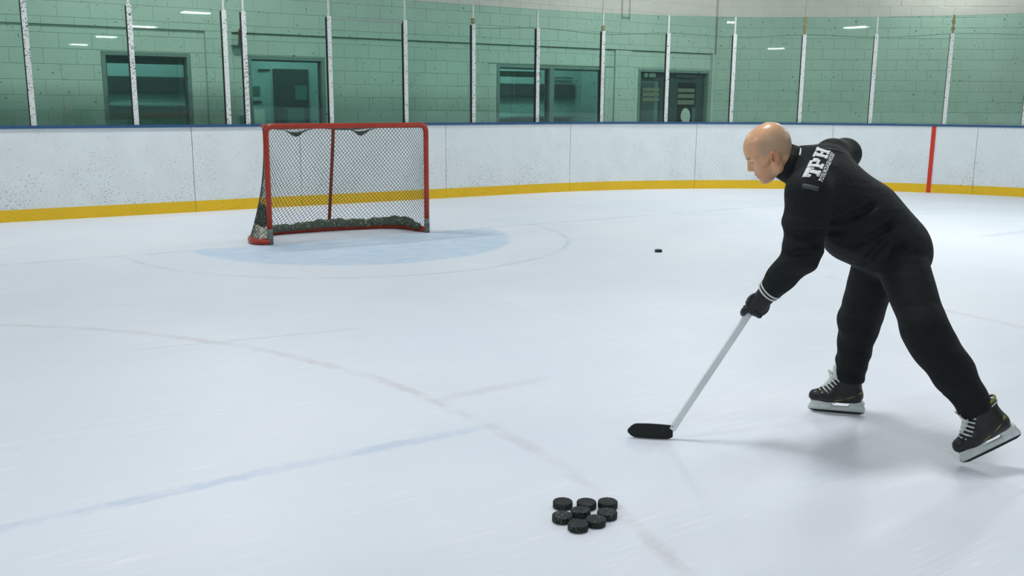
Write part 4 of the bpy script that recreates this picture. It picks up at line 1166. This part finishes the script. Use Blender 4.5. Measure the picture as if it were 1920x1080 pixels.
# ---- gloves: padded back, cuff, four rolled fingers and a thumb closed on the shaft
def glove(grip, wrist, s, name):
    grip, wrist, s = np.array(grip), np.array(wrist), nrm(s)
    h = wrist - grip; h = nrm(h - s * (h @ s)); b = np.cross(s, h)
    lo, hi = np.minimum(grip, wrist) - 0.11, np.maximum(grip, wrist) + 0.11
    G = Field([np.arange(lo[i], hi[i], 0.0042) for i in range(3)])
    arm = nrm(wrist - grip)
    pc = grip + h * 0.032 + s * 0.006
    G.ell(pc, (0.046, 0.024, 0.040), np.array([s, h, b]), 0.010)                     # padded back of the hand
    G.cone(pc + b * 0.0, wrist, 0.040, 0.046, 0.02).cone(wrist, wrist + arm * 0.028, 0.048, 0.046, 0.012)
    for i, (o, ln) in enumerate(((-0.036, 0.92), (-0.013, 1.0), (0.010, 0.97), (0.032, 0.84))):
        pts = []
        for a in np.linspace(math.radians(0), math.radians(245 * ln), 7):
            rr = 0.054 - 0.022 * min(1.0, a / 2.2)
            pts.append(grip + s * o + (h * math.cos(a) + b * math.sin(a)) * rr)
        for k in range(6): G.cone(pts[k], pts[k + 1], 0.0128 - 0.0004 * k, 0.0124 - 0.0004 * k, 0.0025)
        G.ell(pts[1] + (h * 0.6 + b * 0.8) * 0.006, (0.0105, 0.011, 0.0105), None, 0.004)   # knuckle pad
    tb = grip - s * 0.03 + h * 0.034 - b * 0.022
    th = [tb, tb - s * 0.022 - b * 0.010 - h * 0.016, grip - s * 0.060 - b * 0.026 + h * 0.004, grip - s * 0.066 - b * 0.016 - h * 0.018]
    for k in range(3): G.cone(th[k], th[k + 1], 0.016 - 0.001 * k, 0.015 - 0.001 * k, 0.006)
    g = pchild(name, G.mesh(name, PO3), 'glove'); g['label'] = 'black padded hockey glove with white piping'
    # white piping rings at the cuff and a slate band over the knuckles
    u = nrm(np.cross(arm, s)); v = np.cross(arm, u)
    for off, r in ((-0.004, 0.0525), (-0.022, 0.0500)):
        m = MB(); m.tube([wrist + arm * off + (u * math.cos(q) + v * math.sin(q)) * r - PO3 for q in np.linspace(0, 2 * PI, 28, endpoint=False)], 0.0042, 6, closed=True)
        pchild('piping', m.mesh('piping'), 'white', parent=g)
    m = MB(); m.tube([pc - arm * 0.004 + (s * math.cos(q) * 0.050 + b * math.sin(q) * 0.053) - PO3 for q in np.linspace(0, 2 * PI, 28, endpoint=False)], 0.006, 6, closed=True)
    pchild('knuckle_band', m.mesh('knuckle_band'), 'glovegrey', parent=g)
glove(grL, wrL, sdir, 'glove'); glove(grR, wrR, sdir, 'glove')

# ---- skates
def skate(origin, fwd, up):
    DZ = 0.020                            # the boot sits this much lower than it was drawn
    def low(m): m.v = [(p[0], p[1], p[2] - DZ) for p in m.v]; return m
    fwd = nrm(fwd); up = nrm(np.array(up) - fwd * (np.array(up) @ fwd)); lf = np.cross(up, fwd)
    rot = Matrix((fwd, lf, up)).transposed().to_4x4() @ Matrix.Diagonal((0.93, 0.96, 0.96, 1)); rot.translation = Vector(np.array(origin) - PO3)
    root = Field([np.arange(-0.17, 0.18, 0.005), np.arange(-0.075, 0.0751, 0.005), np.arange(0.05, 0.31, 0.005)])
    S = root
    S.cone((-0.090, 0, 0.118), (0.055, 0, 0.108), 0.037, 0.043, 0.02).cone((0.055, 0, 0.108), (0.112, 0, 0.104), 0.043, 0.036, 0.02)
    S.cone((-0.085, 0, 0.13), (-0.072, 0, 0.235), 0.040, 0.044, 0.03).cone((-0.03, 0, 0.13), (-0.045, 0, 0.235), 0.042, 0.040, 0.03)
    S.cone((0.055, 0, 0.115), (-0.02, 0, 0.205), 0.040, 0.036, 0.03)
    S.cone((-0.108, 0, 0.22), (-0.106, 0, 0.262), 0.018, 0.014, 0.012)
    S.cut((0, 0, 0.080), (0.06, 0, -1), 0.006); S.cut((0, 0, 0.272), (-0.35, 0, 1), 0.01)
    boot = pchild('skate', S.mesh('skate', (0, 0, DZ)), 'boot'); boot.matrix_local = rot
    boot['label'] = 'black skate boot with white laces, white holder and steel runner'
    Hd = Field([np.arange(-0.18, 0.19, 0.0045), np.arange(-0.045, 0.0451, 0.0045), np.arange(-0.002, 0.10, 0.0045)])
    Hd.box((0.0, 0, 0.026), (0.146, 0.0085, 0.014), None, 0.006, 0.01)
    Hd.box((0.080, 0, 0.046), (0.054, 0.015, 0.020), None, 0.008, 0.014); Hd.box((0.072, 0, 0.061), (0.064, 0.030, 0.006), None, 0.004, 0.01)
    Hd.box((-0.102, 0, 0.048), (0.038, 0.015, 0.022), None, 0.008, 0.014); Hd.box((-0.095, 0, 0.065), (0.044, 0.027, 0.006), None, 0.004, 0.01)
    pchild('blade_holder', Hd.mesh('blade_holder'), 'holder', parent=boot)
    poly = [(-0.146, 0.020), (-0.140, 0.008), (-0.120, 0.0012), (0.0, 0.0), (0.115, 0.0015), (0.142, 0.010), (0.150, 0.024), (0.140, 0.020), (-0.135, 0.018)]
    pchild('runner', MB().prism(poly, -0.002, 0.002).mesh('runner'), 'gasket', False, boot)
    tg = Field([np.arange(-0.10, 0.10, 0.0045), np.arange(-0.045, 0.0451, 0.0045), np.arange(0.12, 0.30, 0.0045)])
    tg.cone((0.080, 0, 0.138), (0.010, 0, 0.222), 0.014, 0.024, 0.02).cone((0.010, 0, 0.222), (0.018, 0, 0.268), 0.022, 0.015, 0.02)
    pchild('tongue', tg.mesh('tongue', (0, 0, DZ)), 'holder', parent=boot)
    for k in range(7):
        f = k / 6; ax0, az0 = 0.060 - 0.080 * f, 0.117 + 0.092 * f; r_ = 0.0425 - 0.004 * f
        P = lambda o, y: (ax0 + 0.77 * o, y, az0 + 0.64 * o)
        m = MB(); m.tube([P(0.006, -r_ - 0.001), P(0.026, -r_ * 0.86), P(0.041, -r_ * 0.45), P(0.046, 0), P(0.041, r_ * 0.45), P(0.026, r_ * 0.86), P(0.006, r_ + 0.001)], 0.0042, 6)
        pchild('lace', low(m).mesh('lace'), 'lace', parent=boot)
    for sgn in (-1, 1):
        m = MB(); m.tube(catmull([(0.034, sgn * 0.012, 0.236), (0.052, sgn * 0.035, 0.240), (0.040, sgn * 0.056, 0.215), (0.022, sgn * 0.034, 0.226)], 5), 0.0035, 6)
        pchild('lace', low(m).mesh('lace'), 'lace', parent=boot)
        m = MB(); m.tube(catmull([(-0.118, sgn * 0.030, 0.150), (-0.075, sgn * 0.0415, 0.125), (-0.02, sgn * 0.041, 0.105), (0.02, sgn * 0.041, 0.094)], 5), [0.0075 - 0.00035 * i for i in range(16)], 6)
        pchild('side_flash', low(m).mesh('side_flash'), 'lime', parent=boot)
    m = MB(); m.tube(catmull([(-0.085, -0.043, 0.235), (-0.119, -0.022, 0.238), (-0.126, 0, 0.240), (-0.119, 0.022, 0.238), (-0.085, 0.043, 0.235)], 5), 0.006, 6)
    pchild('tendon_band', low(m).mesh('tendon_band'), 'lime', parent=boot)
    m = MB(); m.tube(catmull([(-0.085, -0.0445, 0.218), (-0.122, -0.022, 0.220), (-0.129, 0, 0.221), (-0.122, 0.022, 0.220), (-0.085, 0.0445, 0.218)], 5), 0.0026, 6)
    pchild('tendon_line', low(m).mesh('tendon_line'), 'white', parent=boot)
    return boot
skate((1.640, 4.540, 0.0), (-0.967, 0.254, 0.0), (0.02, 0.02, 1))
skate((2.072, 3.837, 0.073), (-0.225, 0.03, -0.145), (-0.50, 0.12, 0.85))

# ------------------------------------------------------------------ hockey stick
stick = empty('hockey_stick', cal_to_world(heel * np.array((1, 1, 0))), -YAW)
tag(stick, 'pale hockey stick with black taped blade held low over the ice', 'hockey stick')
HB = heel * np.array((1, 1, 0))
wv = nrm(np.cross(sdir, (0, 1, 0))); dv = np.cross(sdir, wv)
def bar(a, b, hw, hd):
    m = MB(); vs = [p + wv * i * hw + dv * j * hd - HB for p in (a, b) for j in (-1, 1) for i in (-1, 1)]
    return m.add(vs, [(0, 2, 3, 1), (4, 5, 7, 6), (0, 1, 5, 4), (2, 6, 7, 3), (0, 4, 6, 2), (1, 3, 7, 5)])
bar(heel + sdir * 0.045, heel + sdir * 1.20, 0.015, 0.0105).build('shaft', 'shaft', stick, bevel=0.004)
bar(heel + sdir * 1.15, heel + sdir * 1.29, 0.0165, 0.012).build('butt_tape', 'sticktape', stick, bevel=0.004)
# blade: curved plate from the heel to the rounded toe
m = MB(); n = 14; vs = []
for i in range(n + 1):
    f = i / n; x = 0.026 - 0.205 * f; y = 0.026 * f * f; th = 0.0065 - 0.002 * f
    top_ = 0.066 + 0.006 * math.sin(PI * f) - 0.030 * max(0, (f - 0.80) / 0.20) ** 2; bot = 0.003 + 0.022 * max(0, (f - 0.82) / 0.18) ** 2 + 0.010 * max(0, (0.12 - f) / 0.12) ** 2
    for yy_, z in ((-th, bot), (-th, top_), (th, top_), (th, bot)): vs.append((x, y + yy_, z))
fs = [(i * 4 + k, i * 4 + (k + 1) % 4, i * 4 + 4 + (k + 1) % 4, i * 4 + 4 + k) for i in range(n) for k in range(4)] + [(0, 1, 2, 3), tuple(n * 4 + k for k in (3, 2, 1, 0))]
m.add(vs, fs).build('blade', 'sticktape', stick, smooth=False)
hs = heel + sdir * 0.04
bar(hs, hs + sdir * 0.075, 0.0155, 0.0108).build('hosel', 'shaft', stick, bevel=0.003)
